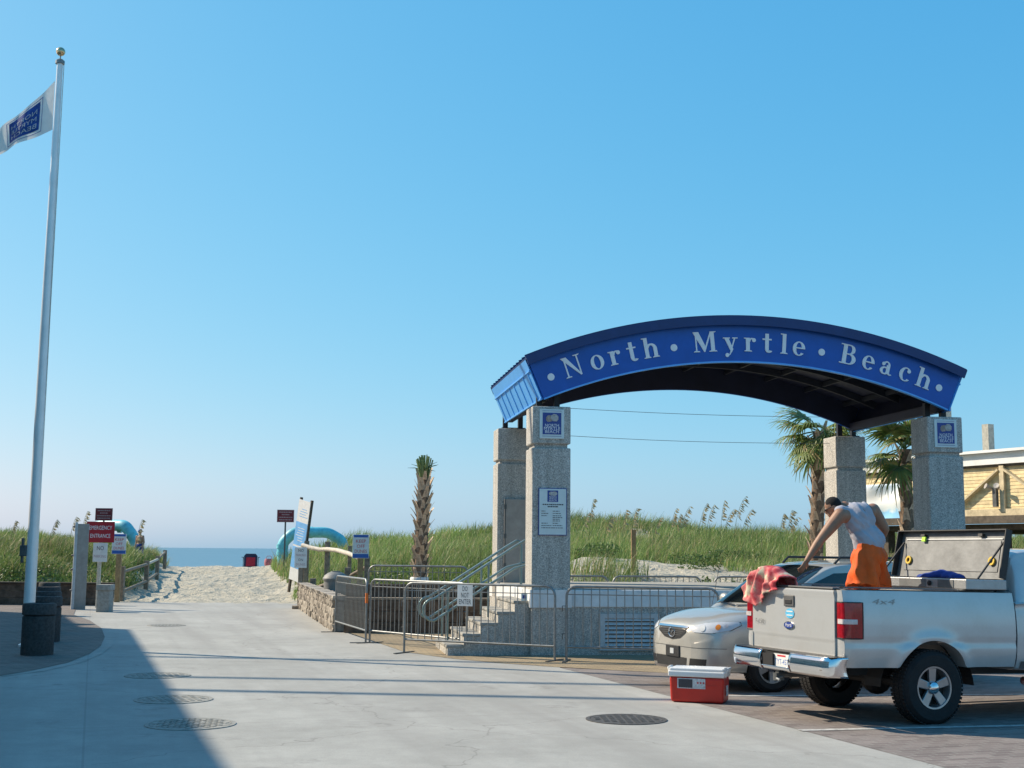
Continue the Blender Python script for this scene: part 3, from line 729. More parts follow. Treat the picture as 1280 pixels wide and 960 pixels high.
lay = [('*', 688, 470), ('N', 716, 459), ('o', 746, 449), ('r', 768, 444), ('t', 790, 439), ('h', 813, 436), ('*', 842, 434), ('M', 881, 429), ('y', 913, 432), ('r', 937, 431), ('t', 959, 430), ('l', 980, 430), ('e', 998, 434), ('*', 1027, 439), ('B', 1060, 443), ('e', 1085, 453), ('a', 1108, 460), ('c', 1131, 468), ('h', 1154, 475), ('*', 1174, 486)]
Gi = GM.inverted(); rl = RI+.19
for ch, px, py in lay:
    d = ray(px, py); o_ = Vector((0, 0, CAMH)); dl = Gi.to_3x3() @ d; ol = Gi @ o_; tt = (BF-ol.y)/dl.y; a = (ol+dl*tt).x
    th = math.asin((a-AC)/(rl+.15)); wd, polys = GLY[ch]; m = MB()
    for i, pl in enumerate(polys):
        m.prism([((x-wd/2)*CAP*.98, y*CAP) for x, y in pl], .0, .014+.0012*(i % 5)+.00017*i)
    ob = m.build('dot' if ch == '*' else 'letter', 'letter_white', fas)
    p = arc(rl, th, BF-.002); ob.matrix_local = Matrix.Translation(p) @ Matrix.Rotation(th, 4, 'Y') @ FR
# wires strung from the gateway towards the pier
for a_, b_ in ((GM @ Vector((.05, BB+.01, 4.84)), GM @ Vector((GL-.05, BB+.01, 4.76))), (GM @ Vector((q-.01, GBK, 4.27)), GM @ Vector((GL-q+.01, GBK, 4.20)))):
    pts = [a_.lerp(b_, i/10)-Vector((0, 0, .06*math.sin(PI*i/10))) for i in range(11)]
    tag(MB().tube(pts, .005, 5).build('overhead_wire', 'cable'), 'thin wire strung across the sky under the blue canopy', 'wire', 'wires under the canopy')
# ================================================================== PLATFORM
PZ = 1.13
plat = thing('granite_platform', 'raised speckled stone platform with white band and louvred vents', 'platform', GO, GA)
a0, a1, b0, b1 = -q+.02, 16.0, -.22, 5.0
MB().box(((a0+a1)/2, (b0+b1)/2, (PZ-.30)/2), (a1-a0, b1-b0, PZ-.30)).build('base', 'granite', plat)
MB().box(((a0+a1)/2, (b0+b1)/2, PZ-.15), (a1-a0+.04, b1-b0+.04, .30)).build('white_band', 'band_white', plat, bevel=.015)
MB().box(((a0+a1)/2, (b0+b1)/2, PZ+.004), (a1-a0-.1, b1-b0-.1, .03)).build('deck', 'concrete_grey', plat)
for a in (0, GL):   # the band runs round the pillars too
    k = MB(); k.box((a, -q-.012, PZ-.15), (PW+.05, .03, .304)); k.box((a-q-.012, -.0, PZ-.15), (.03, PW-.01, .304))
    k.build('pillar_band', 'band_white', plat)
nstep = 5; run, rise = .29, PZ/6
for i in range(nstep):
    zt = PZ-rise*(i+1); ax = a0-run*(i+1)
    MB().box((ax+run/2, .84, (zt-.05)/2), (run-.002, 2.10, zt-.05)).build('step', 'granite', plat)
    MB().box((ax+run/2-.012, .84, zt-.025), (run+.02, 2.12, .05)).build('tread', 'concrete_grey', plat, bevel=.01)
k = MB(); k.box((-q-.01-.10, b0-.034, PZ-.13), (.11, .012, .12)); k.build('notice_sticker', 'plaque', plat)
k = MB(); k.box((-q-.01-.10, b0-.042, PZ-.12), (.06, .006, .06)); k.build('sticker_print', 'logo_blue', plat)
for ac in (1.42, 2.62, 3.82, 5.02, 6.22, 8.6, 9.8):
    fzc = .41; v_ = MB()
    for dx in (-.49, .49): v_.box((ac+dx, b0-.012, fzc), (.10, .05, .62))
    v_.box((ac, b0-.013, fzc+.27), (.88, .05, .08)); v_.box((ac, b0-.013, fzc-.29), (1.08, .06, .06))
    fo = v_.build('vent_frame', 'vent_grey', plat)
    MB().box((ac, b0-.003, fzc), (.88, .01, .5)).build('vent_back', 'plastic_grey', fo)
    for i in range(7):
        M = Matrix.Translation((ac, b0-.02, fzc-.22+i*.072)) @ Matrix.Rotation(R(55), 4, 'X')
        MB().box((0, 0, 0), (.88, .062, .008), M).build('slat', 'vent_grey', fo)
# stair handrails
for bb in (.75, 1.75):
    hr = thing('stair_handrail', 'green-grey double tube handrail on the %s side of the platform steps' % ('street' if bb < 1 else 'dune'), 'handrail', GO, GA)
    sl_ = rise/run
    def hz(a, up): return max(0.0, PZ+(a-a0)*sl_ if a < a0 else PZ)+up
    aL, aR = a0-run*nstep-.15, a0+.05
    up = [(aR, bb, PZ+.86), (a0-.02, bb, PZ+.82)]
    for i in range(9): a = a0-.15+(aL-a0+.15)*i/8; up.append((a, bb, hz(a, .84)))
    zl, zh = hz(aL, .45), hz(aL, .84); zc = (zl+zh)/2; rr = (zh-zl)/2
    loop = [(aL-rr*math.sin(t), bb, zc+rr*math.cos(t)) for t in np.linspace(.2, PI-.2, 9)]
    low = [(a0-.15+(aL-a0+.15)*i/8, bb, hz(a0-.15+(aL-a0+.15)*i/8, .45)) for i in range(8, -1, -1)]
    MB().tube(up+loop+low+[(a0+.3, bb, PZ+.47)], .024, 8).build('rail', 'rail_green', hr, 60)
    MB().tube([(aR, bb, PZ+.86), (aR+.06, bb, PZ+.84), (aR+.09, bb, PZ+.76), (aR+.09, bb, PZ+.02)], .024, 8).build('post', 'rail_green', hr, 60)
    for a in (a0-.62, a0-1.35): MB().tube([(a, bb, max(0, hz(a, -.12))), (a, bb, hz(a, .83))], .02, 8).build('post', 'rail_green', hr, 60)
# ================================================================== CROWD BARRIERS
BH = 1.22
def barrier(p, q_, label, z=0.0, grp='steel crowd barriers', foot=True):
    p, q_ = Vector((p[0], p[1], z)), Vector((q_[0], q_[1], z)); d = q_-p; L = d.length
    t = thing('crowd_barrier', label, 'barrier', p, math.atan2(d.y, d.x), grp)
    r = .16; fr_ = [(0, 0, .02), (0, 0, BH-r)]+[(r-r*math.cos(a), 0, BH-r+r*math.sin(a)) for a in np.linspace(.2, PI/2, 5)]
    fr_ += [(L-x, y, zz) for x, y, zz in fr_[::-1]]
    MB().tube(fr_, .021, 8).build('frame', 'steel', t, 60)
    MB().tube([(0, 0, .24), (L, 0, .24)], .018, 8).build('bottom_rail', 'steel', t, 60)
    MB().tube([(0.02, 0, BH-.13), (L-.02, 0, BH-.13)], .008, 6).build('inner_rail', 'steel', t, 60)
    nb = int(L/.135); me = MB().tube([(0, 0, .24), (0, 0, BH-.02)], .0085, 6).mesh('bar', 60); me.materials.append(mat('steel'))
    for i in range(1, nb): link('bar', me, None, t, (L*i/nb, 0, 0))
    fm = MB().box((0, 0, .016), (.05, .62, .012)).mesh('foot'); fm.materials.append(mat('steel_dark'))
    for a in (.0, L): link('foot', fm, None, t, (a, 0, 0))
    hk = MB()
    for z_ in (.45, .9): hk.tube([(0, 0, z_), (-.07, 0, z_), (-.07, 0, z_-.09)], .008, 6)
    hk.build('hook', 'steel_dark', t); return t, L
barrier(G(419, 790.5), G(457, 804), 'steel crowd barrier turned sideways beside the stone block wall')
barrier(G(462, 804), G(583, 817), 'steel crowd barrier in front of the timber planter, half behind the one with the notice')
bt, L = barrier(G(505, 816.5), G(693.5, 826.5), 'steel crowd barrier with a do not enter notice, across the steps')
barrier(G(708, 827), G(899, 832), 'steel crowd barrier in front of the louvred vents beside the minivan')
no = MB().box((.42*L, -.03, BH-.19), (.30, .008, .36)).build('notice', 'sign_white', bt)
for k, s_ in enumerate(('DO', 'NOT', 'ENTER')):
    text_mb(s_, .12, Matrix.Translation((.42*L, -.0355, BH-.08-k*.11)) @ FR, fit=(.10, .15, .24)[k]).build('lettering', 'print_dark', no)
rp = MB().box((0, .0, .0), (.05, .05, .20)).build('orange_tape', 'rope_orange', bpy.data.objects['crowd_barrier'], bevel=.01); rp.location = ((G(457, 804)-G(419, 790.5)).length, 0, BH-.36)
barrier(D(461, 711, 29.0), D(585, 720, 28.4), 'steel crowd barrier behind the timber planter by the cut palm', .22)
for px0, px1 in ((655, 760), (766, 876), (893, 1000)):
    barrier(D(px0, 724, 28.55+(px0-640)*.0035), D(px1, 724, 28.55+(px1-640)*.0035), 'steel crowd barrier along the dune side of the platform', .03, 'barriers behind the platform')
# ================================================================== WALLS
# stone block retaining wall along the street, each block its own piece
sw = thing('stone_block_wall', 'low tan stone block retaining wall beside the sandy path', 'wall', (0, 0, 0))
P0, P1 = Vector((-6.35, 39.6, 0)), Vector((-3.72, 28.35, 0)); wd_ = (P1-P0); WL = wd_.length; wd_.normalize(); wn = Vector((wd_.y, -wd_.x, 0))
if wn.x > 0: wn = -wn
blk = []
for k in range(5):
    m = MB(); m.box((0, 0, 0), (.36, .26, .165)); me = m.mesh('block')
    bm_ = bmesh.new(); bm_.from_mesh(me); bmesh.ops.subdivide_edges(bm_, edges=bm_.edges, cuts=1, use_grid_fill=True)
    for v in bm_.verts: v.co += Vector((random.uniform(-.008, .008), random.uniform(-.02, .02), random.uniform(-.006, .006)))
    bm_.to_mesh(me); bm_.free(); me.materials.append(mat('block_stone' if k % 2 else 'block_stone_pale')); blk.append(me)
ang = math.atan2(wd_.y, wd_.x); nc = 4; npc = int(WL/.37)
for c_ in range(nc):
    for i in range(npc):
        s_ = (i+.5+(.5 if c_ % 2 else 0))*.37
        if s_ > WL-.1: continue
        p = P0+wd_*s_+wn*random.uniform(-.015, .015)
        o = link('block', blk[random.randrange(5)], None, sw, (p.x, p.y, .085+c_*.172)); o.rotation_euler = (0, 0, ang+random.uniform(-.03, .03))
for i in range(npc):
    p = P0+wd_*(i+.5)*.37; o = link('cap_stone', blk[i % 5], None, sw, (p.x, p.y, .085+nc*.172-.04)); o.rotation_euler = (0, 0, ang); o.scale = (1.0, 1.25, .6)
core = MB(); core.bar(P0+wd_*.05-wn*.03+Vector((0, 0, .33)), P1-wd_*.05-wn*.03+Vector((0, 0, .33)), .2, .64); core.build('mortar_core', 'concrete_grey', sw)
ep_ = G(386, 763.5)+Vector((-.05, .2, 0))
tag(MB().box((ep_.x, ep_.y, .36), (.36, .42, .72)).build('stone_pier', 'block_stone', None, bevel=.02), 'short square stone pier set in the end of the block wall', 'pier')
# timber planter wall facing the street
pw = thing('timber_planter', 'tiered dark timber planter wall behind the barriers and handrail', 'planter wall', (-3.55, 28.25, 0), .10)
for i in range(3): MB().box((2.4, .0, .12+i*.235), (4.9, .22, .225)).build('sleeper', 'sleeper', pw, bevel=.015)
MB().box((2.4, .2, .735), (4.9, .62, .05)).build('ledge', 'wood_grey', pw, bevel=.01)
MB().box((2.4, .42, .84), (4.9, .16, .16)).build('sleeper', 'sleeper', pw, bevel=.015)
MB().box((2.4, .42, .98), (4.9, .16, .12)).build('sleeper', 'sleeper', pw, bevel=.015)
for i in range(4): MB().box((.05+i*1.6, -.13, .37), (.14, .06, .74)).build('stake', 'sleeper', pw)
# low timber wall on the left
lw = thing('low_timber_wall', 'low dark timber retaining wall in front of the left dune', 'wall', (-34, 40.2, 0), 0)
for i in range(3):
    x_ = 0
    while x_ < 21.6:
        ln_ = min(2.4, 21.7-x_); MB().box((x_+ln_/2, random.uniform(-.01, .01), .11+i*.218), (ln_-.012, .2, .21)).build('sleeper', 'sleeper', lw, bevel=.012); x_ += ln_
MB().box((10.85, 0, .68), (21.7, .3, .05)).build('cap_board', 'wood_dark', lw, bevel=.01)
# ================================================================== FLAGPOLE, BINS
fy = 23.4; fb = D(33, 815, fy); ft = D(75, 80, fy); fz = ft.z
fp = thing('flagpole', 'tall white tapered flagpole with gold ball rising beside the concrete bins', 'flagpole', (ft.x, fy, 0))
MB().lathe([(.15, 0), (.15, .05), (.103, .08), (.10, 1.2), (.088, fz*.5), (.056, fz-.03), (.056, fz)], 20).build('shaft', 'pole_white', fp, 30)
MB().lathe([(.085, fz), (.085, fz+.06), (.05, fz+.09), (.012, fz+.10), (.012, fz+.17)], 14).build('truck_cap', 'steel', fp, 30)
MB().ball((0, 0, fz+.245), .085, 16, 10).build('finial_ball', 'gold', fp, 180)
MB().tube([(.085, -.02, 1.4), (.09, -.02, fz*.5), (.085, -.02, fz)], .007, 5).build('halyard', 'wood_pale', fp)
cl = MB(); cl.box((-.15, -.02, 1.72), (.12, .09, .2)); cl.tube([(-.17, -.02, 1.5), (-.17, -.02, 1.95)], .03, 6); cl.build('cleat_box', 'steel_dark', fp, bevel=.01)
# flag
HO = D(71, 101, fy); HO = Vector((ft.x-.075, fy, HO.z)); FH, FW = .96, 1.75
def fsurf(u, v, off=0):      # u along the fly (to the left), v down the hoist
    uu = u*FW*.80; rip = .10*math.sin(u*7+1.3*v)*u**.6+.05*math.sin(u*13-2*v)*u
    return Vector((HO.x-uu*.93, HO.y+uu*.34+rip+off, HO.z-FH*v*(1-.06*u)-uu*(.70-.38*v)+.03*math.sin(u*9+v)*u))
flag = thing('flag', 'white flag with blue square emblem flying from the pole', 'flag', HO)
Mf = Matrix.Translation(-HO)
def on_flag(mb): mb.v = [tuple(Mf @ Vector(v)) for v in mb.v]; return mb
on_flag(MB().grid(lambda i, j: fsurf(i, j), 40, 24)).build('cloth', 'flag_white', flag, 180)
for off, k_ in ((-.006, 0), (.006, 1)):
    on_flag(MB().grid(lambda i, j: fsurf(.24+.48*i, .15+.68*j, off), 20, 16)).build('emblem_field', 'flag_blue', flag, 180)
    for (u0, u1, v0, v1) in ((.20, .207, .10, .90), (.755, .762, .10, .90), (.20, .762, .89, .905), (.20, .762, .09, .105)):
        on_flag(MB().grid(lambda i, j: fsurf(u0+(u1-u0)*i, v0+(v1-v0)*j, off), 16, 16)).build('border_line', 'flag_blue', flag, 180)
    for r_, s_ in enumerate(('NORTH', 'MYRTLE', 'BEACH')):
        vs, fs = text2d(s_, .2); mx = max(abs(v[0]) for v in vs)
        m = MB(); m.add([fsurf(.48+.20*x/mx, .36+.175*r_-y*.85, off*2) for x, y in vs], fs)
        on_flag(m).build('lettering', 'flag_white', flag)
# concrete litter bins in a row
b1p, b2p = G(46, 819.5), G(60, 803)
binp = []
def make_bin(loc):
    t = thing('litter_bin', 'dark round concrete litter bin in the row beside the flagpole', 'bin', loc, 0, 'concrete bins in a row')
    MB().lathe([(.255, 0), (.262, .03), (.262, .64), (.25, .655)], 28).build('body', 'concrete_bin', t, 35)
    MB().lathe([(.25, .665), (.272, .68), (.272, .83), (.255, .86), (.17, .865), (.16, .80), (0, .80)], 28).build('lid', 'concrete_bin', t, 35)
    return t
bin0 = make_bin(b1p); step_ = (b2p-b1p)
for px_, yb_ in ((59, 24.7), (59.5, 27.4), (60, 30.5), (60.5, 34.0)):
    dup(bin0, (D(px_, 760, yb_).x, yb_, 0))
# ================================================================== SIGNS
def post_sign(name, label, cat, P, post_h, post, boards, n=(.1, -1, 0), post_w=.06, grp=None):
    """boards: list of (x, zc, w, h, material, [(text, size, fitwidth, dz, mat)])"""
    t = thing(name, label, cat, P, math.atan2(n[0], -n[1]), grp)
    if post_h: MB().box((0, post_w/2-.004, post_h/2-.1), (post_w, post_w, post_h+.2)).build('post', post, t, bevel=.006)
    for (x, zc, w_, h_, m_, txts, border) in boards:
        bo = MB().box((x, -.012, zc), (w_, .012, h_)).build('panel', m_, t, bevel=.004)
        if border:
            e = MB(); th = .014
            for dz in (-1, 1): e.box((x, -.0195, zc+dz*(h_/2-.02)), (w_-.03, .003, th))
            for dx in (-1, 1): e.box((x+dx*(w_/2-.02), -.0205, zc), (th, .003, h_-.04))
            e.build('border', border, bo)
        for (s_, sz, fit, dz, tm) in txts:
            if s_.startswith('#'):
                u = MB(); xx = -fit/2
                while xx < fit/2: ww = random.uniform(.03, .08); ww = min(ww, fit/2-xx); u.box((x+xx+ww/2, -.0195, zc+dz), (ww, .003, sz)); xx += ww+.018
                u.build('print_line', tm, bo)
            elif s_ == '=': MB().box((x, -.0195, zc+dz), (fit, .003, sz)).build('colour_band', tm, bo)
            else: text_mb(s_, sz, Matrix.Translation((x, -.0205, zc+dz)) @ FR, fit=fit).build('lettering', tm, bo)
    return t
def zat(px, py, Y): return D(px, py, Y).z
Y = 38.6; p = D(122, 740, Y); p.z = 0
post_sign('emergency_sign', 'red emergency entrance sign above a white no parking sign on a post', 'sign', p, zat(122, 655, Y), 'wood_pale', [
  (0, zat(123, 665, Y), .82, .62, 'sign_red', [('EMERGENCY', .17, .66, .12, 'letter_white'), ('ENTRANCE', .17, .58, -.12, 'letter_white')], None),
  (.02, zat(123, 690.5, Y), .42, .56, 'sign_white', [('NO', .18, .2, .12, 'print_dark'), ('PARKING', .12, .36, -.12, 'print_faded')], None)], post_w=.1)
keep = [('KEEP', .13, .28, .14, 'print_red'), ('OFF', .13, .22, .0, 'print_red'), ('DUNES', .13, .34, -.14, 'print_red')]
def keep_off(px, pyc, Y, label, base_px=None):
    z = zat(px, pyc, Y); x = D(px, pyc, Y).x; g0 = tz(x, Y)
    post_sign('dune_sign', label, 'sign', (x, Y, g0), z-g0+.1, 'wood_tan', [
      (0, z-g0, .46, .66, 'sign_white', keep+[('=', .11, .44, -.265, 'sign_blue'), ('=', .07, .40, .285, 'sign_blue')], None)], post_w=.16)
keep_off(149, 680, 42.6, 'keep off dunes sign on a wooden post at the left rail fence')
keep_off(451, 683, 36.2, 'keep off dunes sign on an orange-brown post by the barriers')
Y = 39.4; z = zat(376, 697, Y); x = D(376, 697, Y).x; g0 = tz(x, Y)
post_sign('parking_sign', 'white no parking on dunes sign at the end of the block wall', 'sign', (x, Y, g0), z-g0+.1, 'wood_grey', [
  (0, z-g0, .37, .62, 'sign_white', [('NO', .12, .16, .21, 'print_dark'), ('PARKING', .1, .3, .07, 'print_faded'), ('ON', .11, .14, -.07, 'print_dark'), ('DUNES', .1, .28, -.21, 'print_faded')], None)], post_w=.13)
for px, pyc, Y, lb_ in ((130, 643, 58, 'small maroon sign above the left dune by the blue pipe'), (357, 645, 58, 'maroon notice sign on a pole beside the right blue pipe')):
    z = zat(px, pyc, Y); x = D(px, pyc, Y).x; g0 = tz(x, Y)
    post_sign('beach_sign', lb_, 'sign', (x, Y, g0), z-g0+.1, 'steel_dark', [
      (0, z-g0, .76, .56, 'sign_maroon', [('#', .045, .56, .17, 'print_faded'), ('#', .045, .34, .06, 'print_faded'), ('#', .045, .60, -.06, 'print_faded'), ('#', .045, .56, -.17, 'print_faded')], 'print_faded')], post_w=.07)
# grey steel upright (back of a board seen nearly edge on)
Y = 38.0; pb = G(96, 762); 
t = thing('grey_upright', 'tall grey steel upright with bolts standing before the low timber wall', 'post', (pb.x, pb.y, 0), R(20))
hh = zat(96, 653, pb.y)
MB().box((-.13, 0, hh/2), (.08, .30, hh)).build('flange', 'vent_grey', t, bevel=.008)
MB().box((.07, .04, hh/2-.02), (.32, .10, hh-.04)).build('web', 'cab_grey', t, bevel=.008)
for z_ in (.55, 1.15, 1.55, hh-.12): MB().ball((-.19, -.05, z_), .035, 8, 6).build('bolt', 'steel_dark', t, 180)
tag(MB().box((0, 0, .30), (.37, .37, .60), None, .93).box((0, 0, .68), (.41, .41, .16)).build('concrete_stub', 'concrete_grey', None, bevel=.012), 'short capped concrete post casting a shadow beside the sand', 'post').location = G(130.5, 765)
# ------------------------------------------------------------------ leaning information board
Yb = 46.0; pb = D(367, 703, Yb); g0 = tz(pb.x, Yb); lean = Matrix.Rotation(R(11), 4, 'Y')
ib = thing('information_board', 'tall leaning blue and white information board beside the turquoise pipe', 'sign board', (pb.x, Yb, g0), R(-48))
def lb_box(c, d): return MB().box(c, d, lean)
Hb = zat(380, 622, Yb)-g0
lb_box((-.34, .05, Hb/2), (.08, .08, Hb)).build('post', 'wood_dark', ib); lb_box((.36, .05, Hb/2), (.08, .08, Hb)).build('post', 'wood_dark', ib)
lb_box((0, 0, Hb*.56), (.74, .03, Hb*.84)).build('panel', 'sign_white', ib)
simple('board_blue', (.16, .42, .75), .5, 0, .12, 5)
lb_box((0, -.018, Hb*.63), (.735, .006, Hb*.24)).build('blue_print', 'board_blue', ib); lb_box((0, -.018, Hb*.38), (.735, .006, Hb*.22)).build('blue_print', 'board_blue', ib)
for i in range(6): lb_box((random.uniform(-.05, .05), -.023, Hb*(.56+.026*i)), (random.uniform(.3, .55), .003, .02)).build('print_line', 'sign_white', ib)
for i in range(4): lb_box((random.uniform(-.05, .05), -.018, Hb*(.81+.026*i)), (random.uniform(.3, .55), .003, .02)).build('print_line', 'board_blue', ib)
# ------------------------------------------------------------------ turquoise pipes
def pipe(pts, r, label, nrm):
    t = thing('beach_pipe', label, 'pipe', pts[0])
    o = pts[0]; fine = []
    MB().tube([p-o for p in pts], r, 20).build('pipe_run', 'pipe_blue', t, 40)
    for p, d in nrm:
        d = Vector(d).normalized(); MB().tube([p-o-d*.09, p-o+d*.09], r*1.1, 20).build('coupling', 'pipe_blue', t, 40)
def bend(pts, rad, n=5):
    out = [pts[0]]
    for i in range(1, len(pts)-1):
        a_, b_, c_ = pts[i-1], pts[i], pts[i+1]; d1 = (a_-b_).normalized(); d2 = (c_-b_).normalized()
        for k in range(n+1): s_ = k/n; out.append((b_+d1*rad)*(1-s_)**2+b_*2*s_*(1-s_)+(b_+d2*rad)*s_**2)
    return out+[pts[-1]]
Y = 60.0
pr = [D(353, 712, Y), D(353, 679, Y), D(367, 665.5, Y), D(410, 665.5, Y+.6), D(428, 676, Y+.8), D(432, 700, Y+.9)]
pipe(bend(pr, .25), .25, 'turquoise pipe rising from the sand and bending into the right dune', [(D(353, 692, Y), (0, 0, 1)), (D(353, 683, Y), (0, 0, 1)), (D(388, 665.5, Y+.4), (1, 0, 0))])
Y = 61.0
pl = [D(173, 705, Y), D(170, 677, Y), D(157, 657, Y), D(126, 656, Y+1.0), D(112, 665, Y+1.3), D(108, 690, Y+1.4)]
pipe(bend(pl, .25), .27, 'turquoise pipe arching out of the left dune above the signs', [(D(150, 658.3, Y+.5), (1, 0, 0)), (D(163, 667, Y), (.5, 0, -.8))])
# ------------------------------------------------------------------ rail fences
def fence(name, label, posts, rails, rmat):
    t = thing(name, label, 'fence', posts[0][0])
    o = Vector(posts[0][0])
    for P, h, w_ in posts:
        P = Vector(P); MB().box((0, 0, 0), (w_, w_, h+.3), Matrix.Translation(P-o+Vector((0, 0, (h-.3)/2)))).build('post', 'wood_grey', t, bevel=.012)
    for pts, r_, m_ in rails: MB().tube([Vector(p)-o for p in pts], r_, 8).build('rail', m_, t, 60)
def gp(px, Y): x = D(px, 700, Y).x; return Vector((x, Y, tz(x, Y)))
a_, b_, c_, e_ = gp(153, 43.2), gp(184, 48.5), gp(197, 55.0), gp(206, 62)
fence('rail_fence', 'grey weathered post and rail fence edging the left dune', [(a_, 1.15, .2), (b_, 1.05, .15), (c_, 1.05, .15), (e_, .9, .15)],
      [((a_+Vector((0, 0, .95)), b_+Vector((0, 0, .92))), .06, 'wood_grey'), ((a_+Vector((0, 0, .3)), b_+Vector((0, 0, .28))), .06, 'wood_grey'),
       ((b_+Vector((0, 0, .92)), c_+Vector((0, 0, .9))), .055, 'wood_pale'), ((b_+Vector((0, 0, .28)), c_+Vector((0, 0, .3))), .055, 'wood_grey'), ((c_+Vector((0, 0, .9)), e_+Vector((0, 0, .8))), .05, 'wood_grey')], None)
q1, q2, q3 = gp(392, 39.0), gp(435, 38.0), gp(459, 37.4)
fence('rail_fence', 'brown post and rail fence behind the grey barrel', [(q1, .95, .17), (q2, .95, .17), (q3, 1.0, .15)],
      [((q1+Vector((0, 0, .62)), q2+Vector((0, 0, .66))), .07, 'wood_grey'), ((q2+Vector((0, 0, .66)), q3+Vector((0, 0, .7))), .06, 'wood_grey'), ((q1+Vector((-.6, 0, .08)), q1+Vector((.5, 0, .05))), .06, 'wood_grey')], None)
r1, r2, r3 = gp(383, 45.5), gp(409, 44.5), gp(437, 42.5)
def at(px, py, Y): return D(px, py, Y)
fence('rail_fence', 'pale driftwood rail on brown posts in front of the right dune', [(r1, at(383, 676, 45.5).z-r1.z, .16), (r2, at(409, 677, 44.5).z-r2.z, .17), (r3, at(437, 682, 42.5).z-r3.z, .12)],
      [((at(378, 681.5, 45.3), at(388, 684.5, 45), at(400, 687, 44.6), at(409, 686.5, 44.3), at(422, 688, 43.4), at(436, 692, 42.3), at(449, 697.5, 41.6)), .075, 'wood_pale')], None)
tp = GT(792, 716); tag(MB().box((0, 0, .45), (.12, .12, 1.3)).build('dune_stake', 'wood_tan', None, bevel=.01), 'single brown wooden stake at the sandy foot of the dune', 'stake').location = tp
# grey barrel
bp = D(419, 735, 33.5); t = thing('beach_barrel', 'grey domed litter barrel behind the stone block wall', 'bin', (bp.x, 33.5, tz(bp.x, 33.5)))
h0 = zat(419, 724, 33.5)-tz(bp.x, 33.5); MB().lathe([(.27, 0), (.29, h0*.5), (.30, h0)], 28).build('drum', 'barrel_grey', t, 35)
MB().lathe([(.32, h0-.03), (.33, h0+.02), (.28, h0+.10), (.20, h0+.16), (.12, h0+.19), (.12, h0+.21), (0, h0+.21)], 28).build('dome_lid', 'barrel_grey', t, 35)
# ------------------------------------------------------------------ beach chair and bag at the crest
cp = D(313, 709, 70.5); cz = tz(cp.x, 70.5); ch = thing('beach_chair', 'red folding beach chair with navy edges facing the sea', 'chair', (cp.x, 70.5, cz), R(10))
hz_ = zat(313, 692, 70.5)-cz
bk = MB(); bk.prism([(-.36, .10), (.36, .10), (.36, hz_-.12), (.26, hz_), (-.26, hz_), (-.36, hz_-.12)], -.02, .02, Matrix.Rotation(R(-8), 4, 'X') @ FR); bk.build('backrest', 'chair_navy', ch)
bk = MB(); bk.prism([(-.25, .14), (.25, .14), (.24, hz_-.2), (-.24, hz_-.2)], .022, .03, Matrix.Rotation(R(-8), 4, 'X') @ FR); bk.build('back_panel', 'chair_red', ch)
MB().box((0, .3, .22), (.66, .56, .03)).build('seat', 'chair_red', ch)
for sx in (-1, 1):
    MB().tube([(sx*.40, -.08, 0), (sx*.40, .5, .62)], .015, 6).build('leg', 'black_steel', ch); MB().tube([(sx*.40, .55, 0), (sx*.40, -.05, .62)], .015, 6).build('leg', 'black_steel', ch)
    MB().box((sx*.44, .25, .63), (.10, .56, .03)).build('armrest', 'chair_navy', ch)
bgp = D(336, 706, 68.0); bz = tz(bgp.x, 68.0); bgt = thing('beach_bag', 'small pinkish beach bag set down on the sand crest', 'bag', (bgp.x, 68.0, bz))
simple('bag_pink', (.42, .14, .16), .8, 0, .3, 9)
MB().lathe([(.18, 0), (.24, .1), (.25, .3), (.20, .42)], 14).build('body', 'bag_pink', bgt, 40)
MB().tube([(-.16, 0, .4), (-.1, 0, .56), (.1, 0, .56), (.16, 0, .4)], .015, 6).build('handle', 'bag_pink', bgt)
# ================================================================== BEACH HOUSE ON STILTS
wa, wb = D(1062, 583, 43.0), D(1280, 562, 36.6); zr = 4.78
wv_ = Vector((wb.x-wa.x, wb.y-wa.y, 0)); wl_ = wv_.length; wv_.normalize()
hs = thing('beach_house', 'yellow boarded beach house with white roof edge raised on dark posts', 'house', (wa.x, wa.y, 0), math.atan2(wv_.y, wv_.x))
HI = (Matrix.Translation((wa.x, wa.y, 0)) @ Matrix.Rotation(math.atan2(wv_.y, wv_.x), 4, 'Z')).inverted()
def wallpt(px, py):       # pixel on the street wall -> (along, height)
    d = HI.to_3x3() @ ray(px, py); o_ = HI @ Vector((0, 0, CAMH)); t_ = -o_.y/d.y; p_ = o_+d*t_; return p_.x, p_.z
WLN = wl_+5.0; zt_ = wallpt(1240, 581)[1]; zb_ = wallpt(1240, 643)[1]
MB().box((WLN/2, 4.0, (zb_+zt_)/2), (WLN-.1, 7.9, zt_-zb_)).build('wall_core', 'beam_tan', hs)
nb = 14; bh = (zt_-zb_)/nb
for i in range(nb):
    M = Matrix.Translation((WLN/2, .02, zb_+bh*(i+.5))) @ Matrix.Rotation(R(-7), 4, 'X')
    MB().box((0, 0, 0), (WLN, .03, bh+.012), M).build('siding_board', 'siding' if i % 3 else 'siding_weathered', hs)
MB().box((WLN/2-.1, -.10, zt_+.17), (WLN+.5, .10, .34)).build('roof_fascia', 'roof_white', hs)
rf = MB(); rf.add([(-.4, -.3, zt_+.34), (WLN+.4, -.3, zt_+.34), (WLN+.4, 8.4, zt_+.8), (-.4, 8.4, zt_+.8), (-.4, -.3, zt_+.42), (WLN+.4, -.3, zt_+.42), (WLN+.4, 8.4, zt_+.9), (-.4, 8.4, zt_+.9)], [(3, 2, 1, 0), (4, 5, 6, 7), (0, 1, 5, 4), (1, 2, 6, 5), (2, 3, 7, 6), (3, 0, 4, 7)])
rf.build('roof', 'roof_white', hs)
